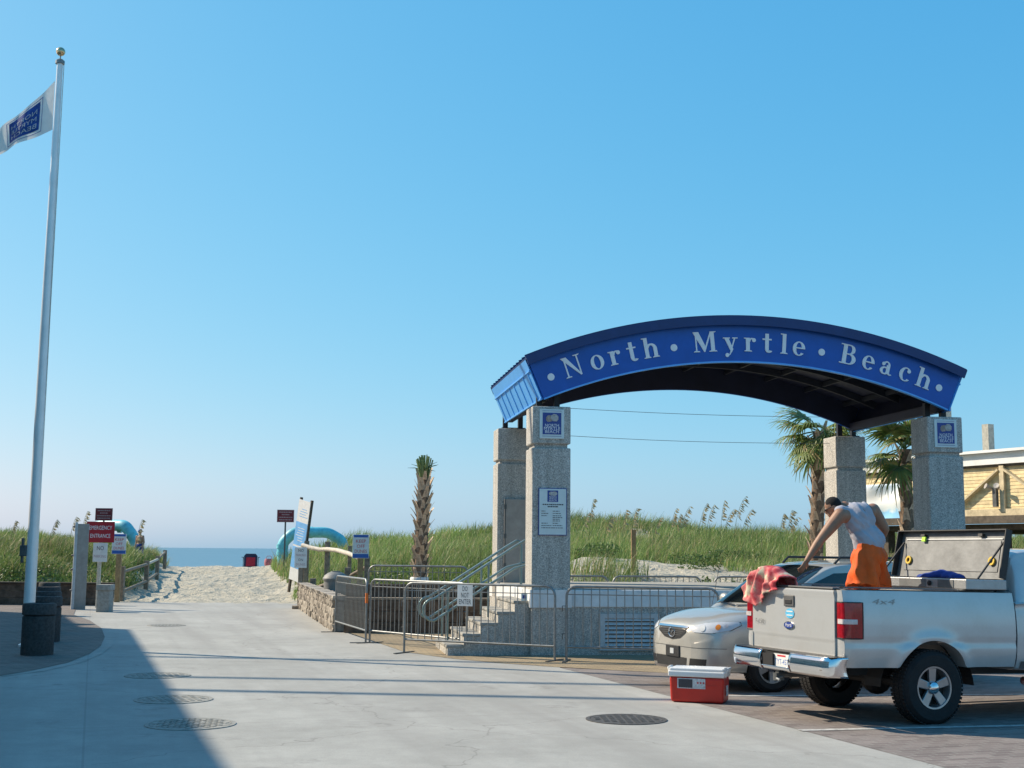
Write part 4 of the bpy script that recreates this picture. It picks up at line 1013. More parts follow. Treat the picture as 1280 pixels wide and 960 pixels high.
MB().box((WLN/2, -.05, zt_-.035), (WLN, .05, .07)).build('soffit_board', 'deck_dark', hs)
MB().box((WLN/2, -.06, zb_+.05), (WLN, .07, .20)).build('sill_board', 'beam_tan', hs)
for px_ in (1118, 1255):
    a_ = wallpt(px_, 600)[0]; dz = zt_-zb_
    MB().box((a_, -.07, (zt_+zb_)/2), (.16, .08, dz-.1)).build('brace_post', 'beam_tan', hs)
    for sg in (-1, 1): MB().bar((a_+sg*.10, -.075, zt_-.16), (a_+sg*1.75, -.075, zb_+.22), .06, .16, (0, 1, 0)).build('diagonal_brace', 'beam_tan', hs)
MB().box((WLN/2, -.15, zb_-.16), (WLN+.2, .30, .22)).build('deck_beam', 'deck_dark', hs)
MB().box((WLN/2, 4.0, zb_-.36), (WLN, 7.8, .16)).build('floor_deck', 'deck_dark', hs)
for a_ in (1.4, wallpt(1246, 670)[0], WLN-.4):
    for b_ in (.3, 3.8, 7.4): MB().box((a_, b_, (zb_-.44)/2-.3), (.30, .30, zb_-.44+.6)).build('stilt', 'deck_dark', hs)
MB().bar((0, .2, 1.75), (WLN, .2, 1.75), .08, .16).build('lower_beam', 'deck_dark', hs)
for px_, pt, yy in ((1235, 542, 3.0), (1182, 514, 3.0)):
    d = HI.to_3x3() @ ray(px_, pt); o_ = HI @ Vector((0, 0, CAMH)); p_ = o_+d*((yy-o_.y)/d.y); a_, zz = p_.x, p_.z
    MB().box((a_, yy, (zz+zt_)/2+.15), (.26, .26, zz-zt_+.3)).build('piling_top', 'post_grey', hs)
fl_ = wallpt(1250, 611); k = thing('flood_light', 'twin floodlight bracket fixed to the yellow house wall', 'light', (wa+wv_*fl_[0]+Vector((wv_.y, -wv_.x, 0))*.17)*1.0, math.atan2(wv_.y, wv_.x)); k.location.z = fl_[1]
for sx in (-.18, .16): MB().lathe([(.03, -.12), (.05, -.08), (.08, .06), (.085, .08), (0, .07)], 14, Matrix.Translation((sx, -.12, .05)) @ Matrix.Rotation(R(65), 4, 'X') @ Matrix.Rotation(sx*2, 4, 'Y')).build('lamp_head', 'cab_grey', k, 40)
MB().box((0, -.03, -.25), (.14, .1, .56)).build('bracket', 'steel_dark', k)
# torn banner on the house
b0_, b1_ = wallpt(1084, 607), wallpt(1140, 606); zlo = wallpt(1110, 655)[1]
def ban(u, v):
    a_ = b0_[0]+(b1_[0]-b0_[0])*u; z_ = b0_[1]+(zlo-b0_[1])*v*(1+.05*math.sin(u*9))
    p_ = Vector((a_, -.22-.05*math.sin(u*7+v*3)-.03*math.sin(v*11+u*4), z_)); return p_
m, nt, bb_ = newmat('banner'); v = coords(nt); sx_ = N(nt, 'ShaderNodeSeparateXYZ'); nt.links.new(v, sx_.inputs[0])
ad = N(nt, 'ShaderNodeMath', operation='MULTIPLY_ADD'); nz_ = noise(nt, v, 1.1, 5, .65); nt.links.new(nz_, ad.inputs[0]); ad.inputs[1].default_value = 1.3; nt.links.new(sx_.outputs[2], ad.inputs[2])
mr = N(nt, 'ShaderNodeMapRange', inp={1: zlo+.55, 2: zlo+1.85}); nt.links.new(ad.outputs[0], mr.inputs[0])
nt.links.new(ramp(nt, mr.outputs[0], [(.0, (.16, .42, .68)), (.30, (.24, .52, .74)), (.42, (.62, .70, .72)), (.7, (.72, .70, .66)), (1, (.55, .65, .74))]), bb_.inputs['Base Color']); bb_.inputs['Roughness'].default_value = .7
bn = MB().grid(ban, 24, 16).build('banner', 'banner', None, 180, solid=.006)
bn.matrix_world = HI.inverted(); tag(bn, 'wrinkled blue and white banner hung on the yellow house', 'banner')
# ================================================================== PALMS
def frond_mesh(k, length, nl, droop):
    rnd = random.Random(k); V = []; Fc = []; cols = []
    def strip(pts, wds, col):
        n = len(V)
        for p_, w_ in zip(pts, wds): V.append(p_[0]-w_); V.append(p_[0]+w_); cols.append(col); cols.append(col)
        for i in range(len(pts)-1): Fc.append((n+2*i, n+2*i+1, n+2*i+3, n+2*i+2))
    pet = length*.45
    P = [Vector((pet*s, 0, pet*(.25*s-.35*droop*s*s))) for s in np.linspace(0, 1, 6)]
    strip([(p_,) for p_ in P], [Vector((0, .018, 0))]*6, (.10, .13, .035)); strip([(p_,) for p_ in P], [Vector((0, 0, .014))]*6, (.10, .13, .035))
    hub = P[-1]; dry = rnd.random()
    for i in range(nl):
        f = -1+2*i/(nl-1); an = f*1.95; L = length*(.62-.12*abs(f))*rnd.uniform(.88, 1.08)
        d = Vector((math.cos(an), math.sin(an), .28-.12*abs(f))); pts = []; wds = []
        side = Vector((-math.sin(an), math.cos(an), .25*rnd.uniform(-1, 1)))
        for s in (0, .3, .6, .82, 1.0):
            p_ = hub+d*L*s+Vector((0, 0, -L*(.10+.62*droop*rnd.uniform(.7, 1.3))*s**2.6)); pts.append((p_,)); wds.append(side*(.024*(1-s)**.55+.002)*length)
        t = rnd.uniform(0, 1); c = tuple(np.array([.10, .17, .045])*(1-t)+np.array([.26, .31, .09])*t)
        if rnd.random() < .14: c = (.30, .23, .09)
        strip(pts, wds, c)
    me = bpy.data.meshes.new('frond'); me.from_pydata(V, [], Fc); me.update()
    at_ = me.color_attributes.new('col', 'FLOAT_COLOR', 'POINT'); at_.data.foreach_set('color', np.array([[*c, 1] for c in cols], np.float32).ravel()); me.materials.append(mat('palm_leaf')); return me
boot_me = MB().add([(-.075, -.02, 0), (.075, -.02, 0), (.05, .05, .16), (-.05, .05, .16), (-.03, .14, .30), (.03, .14, .30), (0, .02, .10)], [(0, 1, 2, 3), (3, 2, 5, 4), (0, 3, 6), (1, 6, 2), (3, 4, 6), (2, 6, 5)]).mesh('frond_boot'); boot_me.materials.append(mat('palm_boot'))
def palm(base, top, r, label, nboots, fr_list, boots_from=0.0, rb=1.0):
    t = thing('palm_tree', label, 'palm tree', base); ax = top-base
    pts = [ax*s+Vector((0, 0, 0)) for s in np.linspace(0, 1, 10)]
    MB().tube(pts, [r*(1.12-.2*i/9) for i in range(10)], 14).build('trunk', 'palm_trunk', t, 60)
    for i in range(nboots):
        s = boots_from+(1-boots_from)*(i+.5)/nboots; an = i*2.399; p_ = ax*s
        o = link('frond_boot', boot_me, None, t, p_+Vector((math.cos(an), math.sin(an), 0))*r*.95)
        o.rotation_euler = (random.uniform(-.15, .15), 0, an-PI/2); sc = rb*random.uniform(.8, 1.25); o.scale = (sc*1.25, sc, sc*1.05)
    for me, az, el, sc in fr_list:
        o = link('frond', me, None, t, ax); o.rotation_euler = Euler((0, -el, az)); o.scale = (sc, sc, sc)
    return t
fm = [frond_mesh(k, 1.0, 34, .55+.15*k) for k in range(4)]
Y = 29.6; pb = D(524, 738, Y); pt = D(530, 598, Y); pb.z = .55
stub_fm = frond_mesh(9, .8, 7, .2)
t = palm(pb, pt, .145, 'cut-back palm with ragged trunk and few short fronds behind the planter', 80, [], .12, .82)
tp_ = pt-pb
for i in range(16):      # bundle of clipped upright fronds
    an = i*2.4; rr = .07*math.sqrt(i/16); o_ = tp_+Vector((math.cos(an)*rr, math.sin(an)*rr, -.1))
    e_ = o_+Vector((math.cos(an)*(.06+.10*i/16), math.sin(an)*(.06+.10*i/16), .62*(1.05-.25*i/16)))
    m_ = MB().bar(o_, e_, .05, .02); me = m_.mesh('clipped_frond'); at_ = me.color_attributes.new('col', 'FLOAT_COLOR', 'POINT'); at_.data.foreach_set('color', np.array([[.24, .32, .14, 1]]*len(me.vertices), np.float32).ravel()); link('clipped_frond', me, 'palm_leaf', t)
for i in range(11):
    an = i*2.4; o = MB(); d_ = Vector((math.cos(an), math.sin(an), random.uniform(.1, .9))).normalized(); s0 = tp_+Vector((0, 0, .18))
    me = MB().tube([s0, s0+d_*.22, s0+d_*.40+Vector((0, 0, -.05))], [.016, .012, .003], 4).mesh('clipped_frond'); at_ = me.color_attributes.new('col', 'FLOAT_COLOR', 'POINT'); at_.data.foreach_set('color', np.array([[.22, .28, .12, 1]]*len(me.vertices), np.float32).ravel()); link('clipped_frond', me, 'palm_leaf', t)
MB().lathe([(.20, .25), (.215, .28), (.215, .60), (.20, .63)], 16).build('white_wrap', 'white_paint', t, 40)
def crown(n, els, scs):
    out = []
    for i in range(n): out.append((fm[i % 4], i*2.399+random.uniform(-.2, .2), random.uniform(*els), random.uniform(*scs)))
    return out
Y = 31.5; pb = D(1018, 735, Y); pb.z = tz(pb.x, Y); pt = D(1025, 540, Y)
palm(pb, pt, .16, 'shaggy palm with drooping fronds behind the far right pillar', 66, crown(19, (-.9, .7), (1.0, 1.35)), .05, .85)
Y = 28.2; pb = D(1137, 735, Y); pb.z = tz(pb.x, Y); pt = D(1131, 562, Y)
palm(pb, pt, .14, 'slim palm with fan fronds between the right pillars', 48, crown(17, (-.8, .9), (.95, 1.3)), .05, .8)
# ================================================================== HOTEL BLOCK whose shadow falls on the street, and power lines
def unshadow(p, h): return Vector((p.x, p.y, 0))+SH*(h/math.tan(SUN_EL))
HB = 9.6
sp = [G(285, 960), G(163, 787), G(104, 785.6), G(79, 769), G(0, 765)]
sp = [sp[0]+(sp[0]-sp[1])*1.2]+sp
foot = [unshadow(p, HB) for p in sp]; foot += [foot[-1]+Vector((-22, 4, 0)), foot[0]+Vector((-30, -4, 0))]
ht = thing('hotel_block', 'tan stuccoed hotel block whose shadow falls across the street', 'building', (0, 0, 0))
MB().prism([(p.x, p.y) for p in foot], 0, HB-.25).build('wall', 'stucco', ht)
cx_ = sum((p for p in foot), Vector())/len(foot)
MB().prism([(p.x, p.y) for p in foot], HB-.248, HB).build('roof', 'roof_white', ht)
e0, e1 = foot[0], foot[2]; ed = (e1-e0); eL = ed.length; ed.normalize(); en_ = Vector((-ed.y, ed.x, 0)); en_ = en_ if en_.x > 0 else -en_
for fl in range(3):
    for i in range(int(eL/3.2)):
        c_ = e0+ed*(1.8+i*3.2)+en_*.02; M = facing((c_.x, c_.y, 1.6+fl*3.0), en_)
        wdw = MB().box((0, 0, .03), (1.5, 1.4, .08), M).build('window', 'white_paint', ht); MB().box((0, 0, .075), (1.3, 1.2, .02), M).build('pane', 'window_glass', wdw)
for p0, p1, rr in (((240, 822), (480, 826), .10), ((250, 847), (480, 851), .10), ((230, 863), (480, 868), .11)):
    g0_, g1_ = G(*p0), G(*p1); d_ = (g1_-g0_).normalized(); h_ = 15.5
    s_, e_ = unshadow(g0_-d_*45, h_), unshadow(g1_+d_*30, h_); s_.z = e_.z = h_
    tag(MB().tube([s_, (s_+e_)/2, e_], rr, 8).build('power_line', 'cable'), 'thick overhead power line crossing high above the street', 'power line', 'power lines over the street')
# ================================================================== VEHICLES
def crom(ctrl, n):
    P = [Vector(p) for p in ctrl]; P = [P[0]*2-P[1]]+P+[P[-1]*2-P[-2]]; out = []; m = len(P)-3
    for i in range(m):
        for k in range(n):
            t = k/n; a, b, c, d = P[i:i+4]
            out.append(.5*((2*b)+(c-a)*t+(2*a-5*b+4*c-d)*t*t+(3*b-a-3*c+d)*t**3))
    out.append(P[-2]); return out
def interp_st(st, n):
    """stations (x, ...) -> dense list by monotone-ish catmull in each channel"""
    xs = np.array([s[0] for s in st]); o = np.argsort(xs); xs = xs[o]; A_ = np.array([st[i] for i in o], float)
    X = np.linspace(0, len(xs)-1, n); out = []
    for x in X:
        i = min(int(x), len(xs)-2); t = x-i; p = lambda j: A_[min(max(j, 0), len(xs)-1)]
        a, b, c, d = p(i-1), p(i), p(i+1), p(i+2)
        out.append(.5*((2*b)+(c-a)*t+(2*a-5*b+4*c-d)*t*t+(3*b-a-3*c+d)*t**3))
    return out
def loft(st, sect, n, k=4):
    rows = []
    for s in interp_st(st, n):
        half = crom([(0, y, z) for y, z in sect(*s[1:])], k); half = [(max(p.y, 0), p.z) for p in half]; half[0] = (0, half[0][1]); half[-1] = (0, half[-1][1])
        ring = [(s[0], y, z) for y, z in half]+[(s[0], -y, z) for y, z in half[-2:0:-1]]; rows.append(ring)
    m = MB(); L = len(rows[0]); vs = [p for r in rows for p in r]; fs = []
    for i in range(len(rows)-1):
        for j in range(L): fs.append((i*L+j, i*L+(j+1) % L, (i+1)*L+(j+1) % L, (i+1)*L+j))
    fs.append(tuple(range(L-1, -1, -1))); fs.append(tuple((len(rows)-1)*L+j for j in range(L)))
    m.add(vs, fs); return m
def boolcut(me, cutters):
    o = link('tmp', me, None); tmp = [o]
    for c in cutters:
        k = link('tmpc', c.mesh('c'), None); tmp.append(k); md = o.modifiers.new('b', 'BOOLEAN'); md.operation = 'DIFFERENCE'; md.object = k; md.solver = 'EXACT'
    bpy.context.view_layer.update()
    r = bpy.data.meshes.new_from_object(o.evaluated_get(bpy.context.evaluated_depsgraph_get()))
    for t in tmp: bpy.data.objects.remove(t)
    return r
def fixn(me):
    bm_ = bmesh.new(); bm_.from_mesh(me); bmesh.ops.recalc_face_normals(bm_, faces=bm_.faces); bm_.to_mesh(me); bm_.free(); return me
def bvh_of(me):
    return BVHTree.FromPolygons([v.co.copy() for v in me.vertices], [tuple(p.vertices) for p in me.polygons])
def decal(bvh, poly, O, U, V, Dr, off, name, m, par, step=.06, thick=0):
    O, U, V, Dr = Vector(O), Vector(U), Vector(V), Vector(Dr).normalized()
    bm_ = bmesh.new(); vs = [bm_.verts.new((x, y, 0)) for x, y in poly]; bm_.faces.new(vs)
    for ax in (0, 1):
        lo, hi = min(p[ax] for p in poly), max(p[ax] for p in poly); q_ = lo+step
        while q_ < hi-1e-4:
            co = [0, 0, 0]; co[ax] = q_; no = [0, 0, 0]; no[ax] = 1
            bmesh.ops.bisect_plane(bm_, geom=bm_.verts[:]+bm_.edges[:]+bm_.faces[:], plane_co=co, plane_no=no); q_ += step
    bmesh.ops.triangulate(bm_, faces=bm_.faces[:])
    last = None; bad = []
    for v in bm_.verts:
        p = O+U*v.co.x+V*v.co.y; hit, nr, _, _ = bvh.ray_cast(p-Dr*3, Dr)
        if hit is None: bad.append(v); continue
        if nr.dot(Dr) > 0: nr = -nr
        v.co = hit+(nr*.6-Dr*.4).normalized()*off
    if bad: bmesh.ops.delete(bm_, geom=bad, context='VERTS')
    me = bpy.data.meshes.new(name); bm_.normal_update()
    for f in bm_.faces:
        if f.normal.dot(Dr) > 0: f.normal_flip()
    bm_.to_mesh(me); bm_.free(); shade(me, 50)
    return link(name, me, m, par)
def wheel(par, x, y, r, wd, rimr, side, spokes, name='wheel', dbl=False):
    w_ = bpy.data.objects.new(name, None); C.objects.link(w_); w_.parent = par      # local z points outwards; spin about it
    w_.matrix_local = Matrix.Translation((x, y, r)) @ Matrix.Rotation(R(-90)*side, 4, 'X') @ Matrix.Rotation(x*2.1+.35, 4, 'Z')
    h = wd/2
    MB().lathe([(rimr*.97, -h), (r-.05, -h), (r-.015, -h+.03), (r, -h+.06), (r, h-.06), (r-.015, h-.03), (r-.05, h), (rimr+.01, h-.005), (rimr*.99, h-.02)], 48, None, False).build('tyre', 'tyre', w_, 35)
    tm = MB()
    for i in range(56):
        a = 2*PI*i/56
        for zz in (-h*.55, 0, h*.55):
            tm.box((0, 0, 0), (.012, .03, h*.42), Matrix.Rotation(a+zz*.3, 4, 'Z') @ Matrix.Translation((r+.002, 0, zz)))
    tm.build('tread_blocks', 'tyre', w_)
    rm = MB().lathe([(rimr, h-.03), (rimr, h-.008), (rimr-.018, h-.010), (rimr-.03, h-.05), (rimr-.05, -h+.05)], 40, None, False).build('rim', 'rim', w_, 35)
    MB().lathe([(rimr-.04, h-.09), (0, h-.09)], 30).build('rim_back', 'plastic_black', w_)
    for i in range(spokes):
        for o_ in ((-.13, .13) if dbl else (0,)):
            a = 2*PI*i/spokes; wi, wo = (.022, .026) if dbl else (.040, .052)
            M = Matrix.Rotation(a, 4, 'Z'); c0, c1 = rimr*.20, rimr*.94
            y0, y1 = (o_*.10, o_*.55*rimr) if dbl else (0, 0)
            m = MB(); z0, z1 = h-.035, h-.022
            vs = [(c0, y0-wi, z0), (c0, y0+wi, z0), (c1, y1+wo, z1), (c1, y1-wo, z1)]; vs += [(p[0], p[1], p[2]-.045) for p in vs]
            m.add(vs, [(0, 3, 2, 1), (4, 5, 6, 7), (0, 1, 5, 4), (1, 2, 6, 5), (2, 3, 7, 6), (3, 0, 4, 7)], M); ob = m.build('spoke', 'rim', rm, bevel=.008); fixn(ob.data)
    MB().lathe([(rimr*.30, h-.05), (rimr*.30, h-.015), (rimr*.24, h+.005), (rimr*.12, h+.02), (0, h+.022)], 24).build('hub_cap', 'chrome' if not dbl else 'rim', w_, 40)
    return w_
# ------------------------------------------------------------------ PICKUP: x forward, y left, origin under rear axle
TX, TY, TH, TP = 4.17, 14.86, .371, R(1.0)
tk = thing('pickup_truck', 'silver pickup truck with open toolbox, a man standing in its bed', 'pickup truck', (TX, TY, 0))
tk.rotation_euler = Euler((0, TP, TH)); TKM = Matrix.Translation((TX, TY, 0)) @ tk.rotation_euler.to_matrix().to_4x4()
RZ, XB, XR, TW, WR = 1.40, 1.12, -1.10, .985, .39
def side_y(x, z):
    y = TW-.05*max(0, (z-1.0)/.4)**2-.10*max(0, (.80-z)/.35)**1.5
    y -= .018*math.exp(-((z-.86)/.035)**2)*.6
    r_ = math.hypot(x, z-WR); y += .030*math.exp(-((r_-.50)/.085)**2)*(1 if z > WR else .6)
    if x < XR+.10: y -= .045*((XR+.10-x)/.10)**2
    return y
def bedside(sg):
    nx, nz_ = 96, 26
    def f(i, j):
        x = XR+(XB-XR)*i; zb = .60; r_ = .475
        if abs(x) < r_: zb = max(zb, WR+.02+math.sqrt(r_*r_-x*x))
        z = zb+(RZ-zb)*j; return Vector((x, sg*side_y(x, z), z))
    m = MB().grid(f, nx, nz_, flip=sg > 0)
    m.grid(lambda i, j: Vector((XR+(XB-XR)*i, sg*(side_y(XR+(XB-XR)*i, RZ)-.14*j), RZ+.012*math.sin(PI*j))), 40, 4, flip=sg > 0)
    m.grid(lambda i, j: Vector((XR+.02+(XB-XR-.02)*i, sg*(TW-.19), RZ-.5*j)), 8, 4, flip=sg < 0)
    # return lip of the arch
    def lip(i, j):
        a = PI*i; x = -.475*math.cos(a); z = max(.60, WR+.02+.475*math.sin(a)); return Vector((x, sg*(side_y(x, z)-.20*j), z))
    m.grid(lip, 40, 3, flip=sg < 0)
    o = m.build('bed_side', 'paint_silver', tk, 40)
    # rear end cap of the side (holds the lamp)
    MB().grid(lambda i, j: Vector((XR-.002-.01*math.sin(PI*i), sg*(TW-.19+(side_y(XR, .62+.78*j)-TW+.19)*i), .62+.78*j)), 6, 16, flip=sg < 0).build('rear_corner', 'paint_silver', tk, 60)
    MB().grid(lambda i, j: Vector((.62*math.cos(PI*(.03+.94*i)), sg*(.62+.26*j), WR-.05+.60*math.sin(PI*(.03+.94*i)))), 20, 2).build('wheel_well', 'plastic_black', tk)
    return o
for sg in (-1, 1): bedside(sg)
for sg in (-1, 1):      # rail caps
    MB().grid(lambda i, j: Vector((XR+.01+(XB-XR-.03)*i, sg*(TW-.055-.11*j), RZ+.022+.016*math.sin(PI*j))), 20, 5, flip=sg > 0).build('rail_cap', 'plastic_black', tk, 60)
k = MB(); k.box((0.0, 0, .86), (2.16, 1.6, .06)); k.box((XB-.04, 0, 1.12), (.05, 1.6, .52)); k.build('bed_floor', 'plastic_grey', tk)
# tailgate
HT = .80
def tg(i, j):
    y = HT-2*HT*i; z = .66+.735*j; x = XR-.03-.012*math.sin(PI*i)
    x += .012*(1/(1+math.exp((z-.86)/.008)))-.010*math.exp(-((z-1.37)/.03)**2)
    return Vector((x, y, z))
tgm = MB().grid(tg, 30, 40, flip=True); tgm.grid(lambda i, j: Vector((XR-.03+.10*j, HT-2*HT*i, 1.395+.006*math.sin(PI*j))), 10, 3, flip=True)
tgm.grid(lambda i, j: Vector((XR+.07, HT-2*HT*i, 1.395-.73*j)), 4, 4, flip=True)
for sg in (-1, 1): tgm.grid(lambda i, j: Vector((XR-.03+.10*i, sg*HT, .66+.735*j)), 2, 4)
tgo = tgm.build('tailgate', 'paint_silver', tk, 40)
MB().box((XR+.03, 0, 1.412), (.13, 1.56, .022)).build('tailgate_cap', 'plastic_grey', tgo, bevel=.008)
hy = .02; hx = XR-.048
MB().box((hx, hy, 1.255), (.02, .20, .125)).build('handle_bezel', 'plastic_grey', tgo, bevel=.012)
MB().box((hx-.012, hy, 1.245), (.012, .13, .05)).build('handle', 'plastic_black', tgo, bevel=.008)
TB = Matrix(((0, 0, -1, 0), (-1, 0, 0, 0), (0, 1, 0, 0), (0, 0, 0, 1)))      # x right as seen from behind, y up, z rearwards
def tbm(y, z, x=XR-.045): return Matrix.Translation((x, y, z)) @ TB
def oval(rx, ry, n=24): return [(rx*math.cos(2*PI*i/n), ry*math.sin(2*PI*i/n)) for i in range(n)]
MB().prism(oval(.098, .042), 0, .010, tbm(.02, .985)).build('emblem_rim', 'chrome', tgo)
MB().prism(oval(.088, .035), .010, .013, tbm(.02, .985)).build('emblem', 'logo_blue', tgo)
text_mb('Ford', .055, tbm(.02, .987), fit=.11, off=.0145).build('emblem_script', 'letter_white', tgo)
MB().prism(oval(.085, .055), 0, .003, tbm(.01, 1.115)).build('sticker', 'sticker_blue', tgo)
for dz in (.022, -.02): MB().box((0, dz, .0045), (.12, .013, .002), tbm(.01, 1.115)).build('sticker_print', 'sign_white', tgo)
text_mb('F-150', .075, tbm(.62, 1.0), fit=.17, off=.006).build('model_badge', 'plastic_grey', tgo)
# tail lamps wrap round the corner
for sg in (-1, 1):
    def tl(i, j, g=.012, z0=.90, z1=1.275):
        z = z0+(z1-z0)*j
        if i < .42: s_ = i/.42; return Vector((XR-g-.012*math.sin(PI*s_*.5), sg*(HT+.015+(TW-.05-HT-.015)*s_), z))
        s_ = (i-.42)/.58; return Vector((XR-g*(1-s_)+.19*s_-.012*(1-s_), sg*(TW-.05+.052*math.sin(PI/2*min(1, s_*2))+.006-.012*(j-.5)**2), z))
    lm = MB().grid(tl, 24, 16, flip=sg > 0).build('tail_lamp', 'tail_red', tk, 60)
    MB().grid(lambda i, j: tl(.10+.72*i, j, .017, 1.05, 1.10)+Vector((-.002, sg*.004, 0)), 20, 3, flip=sg > 0).build('reversing_lens', 'tail_clear', lm, 60)
    ed_ = MB()
    pts = [tl(0, t) for t in (0, .5, 1)]+[tl(t, 1) for t in np.linspace(.1, 1, 10)]+[tl(1, t) for t in (.75, .5, .25, 0)]+[tl(t, 0) for t in np.linspace(.9, .1, 9)]
    ed_.tube(pts, .007, 5, closed=True); ed_.build('lamp_gasket', 'plastic_black', lm)
# bumper
def bp(i, j):
    y = 1.0-2.0*i; s_ = abs(y); x = XR-.24+.03*s_**2+(.20*max(0, (s_-.88)/.12)**2); z = .50+.205*j
    x -= .035*math.sin(PI*j)**.7-.01; 
    return Vector((x, y, z))
bm1 = MB(); bm1.grid(lambda i, j: bp(i*.36, j), 16, 10, flip=True); bm1.grid(lambda i, j: bp(.64+.36*i, j), 16, 10, flip=True)
bm1.grid(lambda i, j: bp(.36+.28*i, .22*j), 10, 3, flip=True)
bpo = bm1.build('rear_bumper', 'chrome', tk, 60, solid=.012)
MB().grid(lambda i, j: Vector((XR-.21+.20*j+.02*(2*i-1)**2, .97-1.94*i, .706+.006*j)), 20, 3, flip=True).build('step_pad', 'plastic_black', bpo)
MB().box((XR-.175, 0, .605), (.06, .56, .17)).build('plate_recess', 'plastic_black', bpo)
MB().box((XR-.208, -.02, .60), (.008, .305, .155), Matrix.Translation((0, -.055, 0))).build('licence_plate', 'sign_white', bpo)
text_mb('TYT-457', .085, tbm(-.075, .59, XR-.2125), fit=.26).build('plate_lettering', 'sign_blue', bpo)
MB().box((XR-.213, -.075, .658), (.002, .16, .018)).build('plate_state_print', 'print_red', bpo)
MB().box((XR-.215, .17, .60), (.05, .22, .14)).build('step_well', 'dark_hole', bpo)
MB().tube([(XR-.22, 0, .46), (XR+.4, 0, .46)], .04, 8).box((XR-.2, 0, .43), (.10, .07, .08)).build('tow_hitch', 'steel_dark', tk)
MB().tube([(XR-.18, -.04, .43), (XR-.25, -.04, .41), (XR-.25, -.10, .40)], .014, 6).build('hitch_pin', 'steel', tk)
und_ = MB(); und_.box((1.6, .42, .55), (5.2, .10, .14)); und_.box((1.6, -.42, .55), (5.2, .10, .14)); und_.tube([(0, -.8, WR), (0, .8, WR)], .055, 10); und_.ball((0, 0, WR), .17); und_.box((-.55, .3, .52), (.9, .6, .16)); und_.box((-.75, 0, .72), (.6, 1.5, .10)); und_.build('chassis', 'plastic_black', tk)
for x_ in (0, 3.67):
    for sg in (-1, 1): wheel(tk, x_, sg*.86, WR, .27, .225, sg, 5)
# cab and nose
def cab_sec(w_, zb, zt): return [(0, zb), (w_*.8, zb), (w_*.96, zb+.06), (w_, zb+.3), (w_, (zb+zt)/2+.1), (w_*.975, zt-.06), (w_*.90, zt), (0, zt+.02)]
cst = [(XB+.03, .97, .56, 1.30), (XB+.2, .985, .55, 1.31), (2.0, .99, .55, 1.31), (2.9, .99, .55, 1.29), (3.3, .985, .55, 1.26), (4.0, .97, .55, 1.22), (4.35, .94, .55, 1.14), (4.52, .86, .60, 1.02), (4.55, .80, .66, .95)]
cme = loft(cst, cab_sec, 60).mesh('cab'); fixn(cme); cb_bvh = bvh_of(cme)
cut = [MB().lathe([(.49, -1.2), (.49, -.62)], 40, Matrix.Translation((3.67, 0, WR+.02)) @ Matrix.Rotation(R(90)*s_, 4, 'X')) for s_ in (1, -1)]
cme2 = fixn(boolcut(cme, cut)); shade(cme2, 35); link('cab', cme2, 'paint_silver', tk)
def gh_sec(wb_, wt_, zb, zt): return [(0, zb), (wb_*.9, zb), (wb_, zb+.02), (wb_*.6+wt_*.4, zb+(zt-zb)*.45), (wt_+.01, zt-.09), (wt_*.93, zt-.02), (wt_*.5, zt), (0, zt+.01)]
gst = [(XB+.06, .93, .76, 1.24, 1.30), (XB+.13, .935, .755, 1.24, 1.70), (XB+.22, .94, .755, 1.24, 1.86), (XB+.5, .94, .76, 1.24, 1.90), (2.2, .94, .76, 1.24, 1.90), (2.55, .94, .74, 1.24, 1.84), (2.9, .92, .72, 1.24, 1.60), (3.2, .90, .70, 1.22, 1.30)]
gme = loft(gst, gh_sec, 50).mesh('roof'); fixn(gme); g_bvh = bvh_of(gme); shade(gme, 40); link('cab_roof', gme, 'paint_silver', tk)
for sg in (-1, 1):
    for poly in ([(XB+.26, 1.32), (XB+.72, 1.32), (XB+.72, 1.78), (XB+.36, 1.78)], [(XB+.80, 1.32), (XB+1.78, 1.32), (XB+1.42, 1.74), (XB+1.3, 1.78), (XB+.80, 1.78)]):
        decal(g_bvh, poly, (0, sg*2, 0), (1, 0, 0), (0, 0, 1), (0, -sg, 0), .006, 'side_window', 'glass_dark', tk)
    for x_ in (XB+.75, XB+1.86):
        decal(cb_bvh, [(x_, .62), (x_+.014, .62), (x_+.014, 1.28), (x_, 1.28)], (0, sg*2, 0), (1, 0, 0), (0, 0, 1), (0, -sg, 0), .003, 'door_gap', 'plastic_black', tk)
    decal(cb_bvh, [(XB+.9, 1.13), (XB+1.08, 1.13), (XB+1.08, 1.17), (XB+.9, 1.17)], (0, sg*2, 0), (1, 0, 0), (0, 0, 1), (0, -sg, 0), .02, 'door_handle', 'plastic_black', tk)
    decal(cb_bvh, [(XB+.08, .58), (3.1, .58), (3.1, .66), (XB+.08, .66)], (0, sg*2, 0), (1, 0, 0), (0, 0, 1), (0, -sg, 0), .008, 'rocker_trim', 'plastic_grey', tk)
    MB().tube([(XB+.1, sg*.96, .45), (3.0, sg*.96, .45)], .045, 10).build('running_board', 'chrome', tk, 60)
    MB().ball((XB+1.78, sg*1.12, 1.36), (.06, .10, .11), 12, 8).bar((XB+1.78, sg*.9, 1.32), (XB+1.78, sg*1.05, 1.33), .05, .04).build('door_mirror', 'plastic_black', tk, 60)
    decal(cb_bvh, [(-.86 if sg < 0 else .60, .86), (-.60 if sg < 0 else .86, .86), (-.60 if sg < 0 else .86, 1.06), (-.86 if sg < 0 else .60, 1.06)], (6, 0, 0), (0, 1, 0), (0, 0, 1), (-1, 0, 0), .006, 'headlight', 'lamp_glass', tk)
decal(cb_bvh, [(-.56, .82), (.56, .82), (.56, 1.06), (-.56, 1.06)], (6, 0, 0), (0, 1, 0), (0, 0, 1), (-1, 0, 0), .006, 'grille', 'plastic_black', tk)
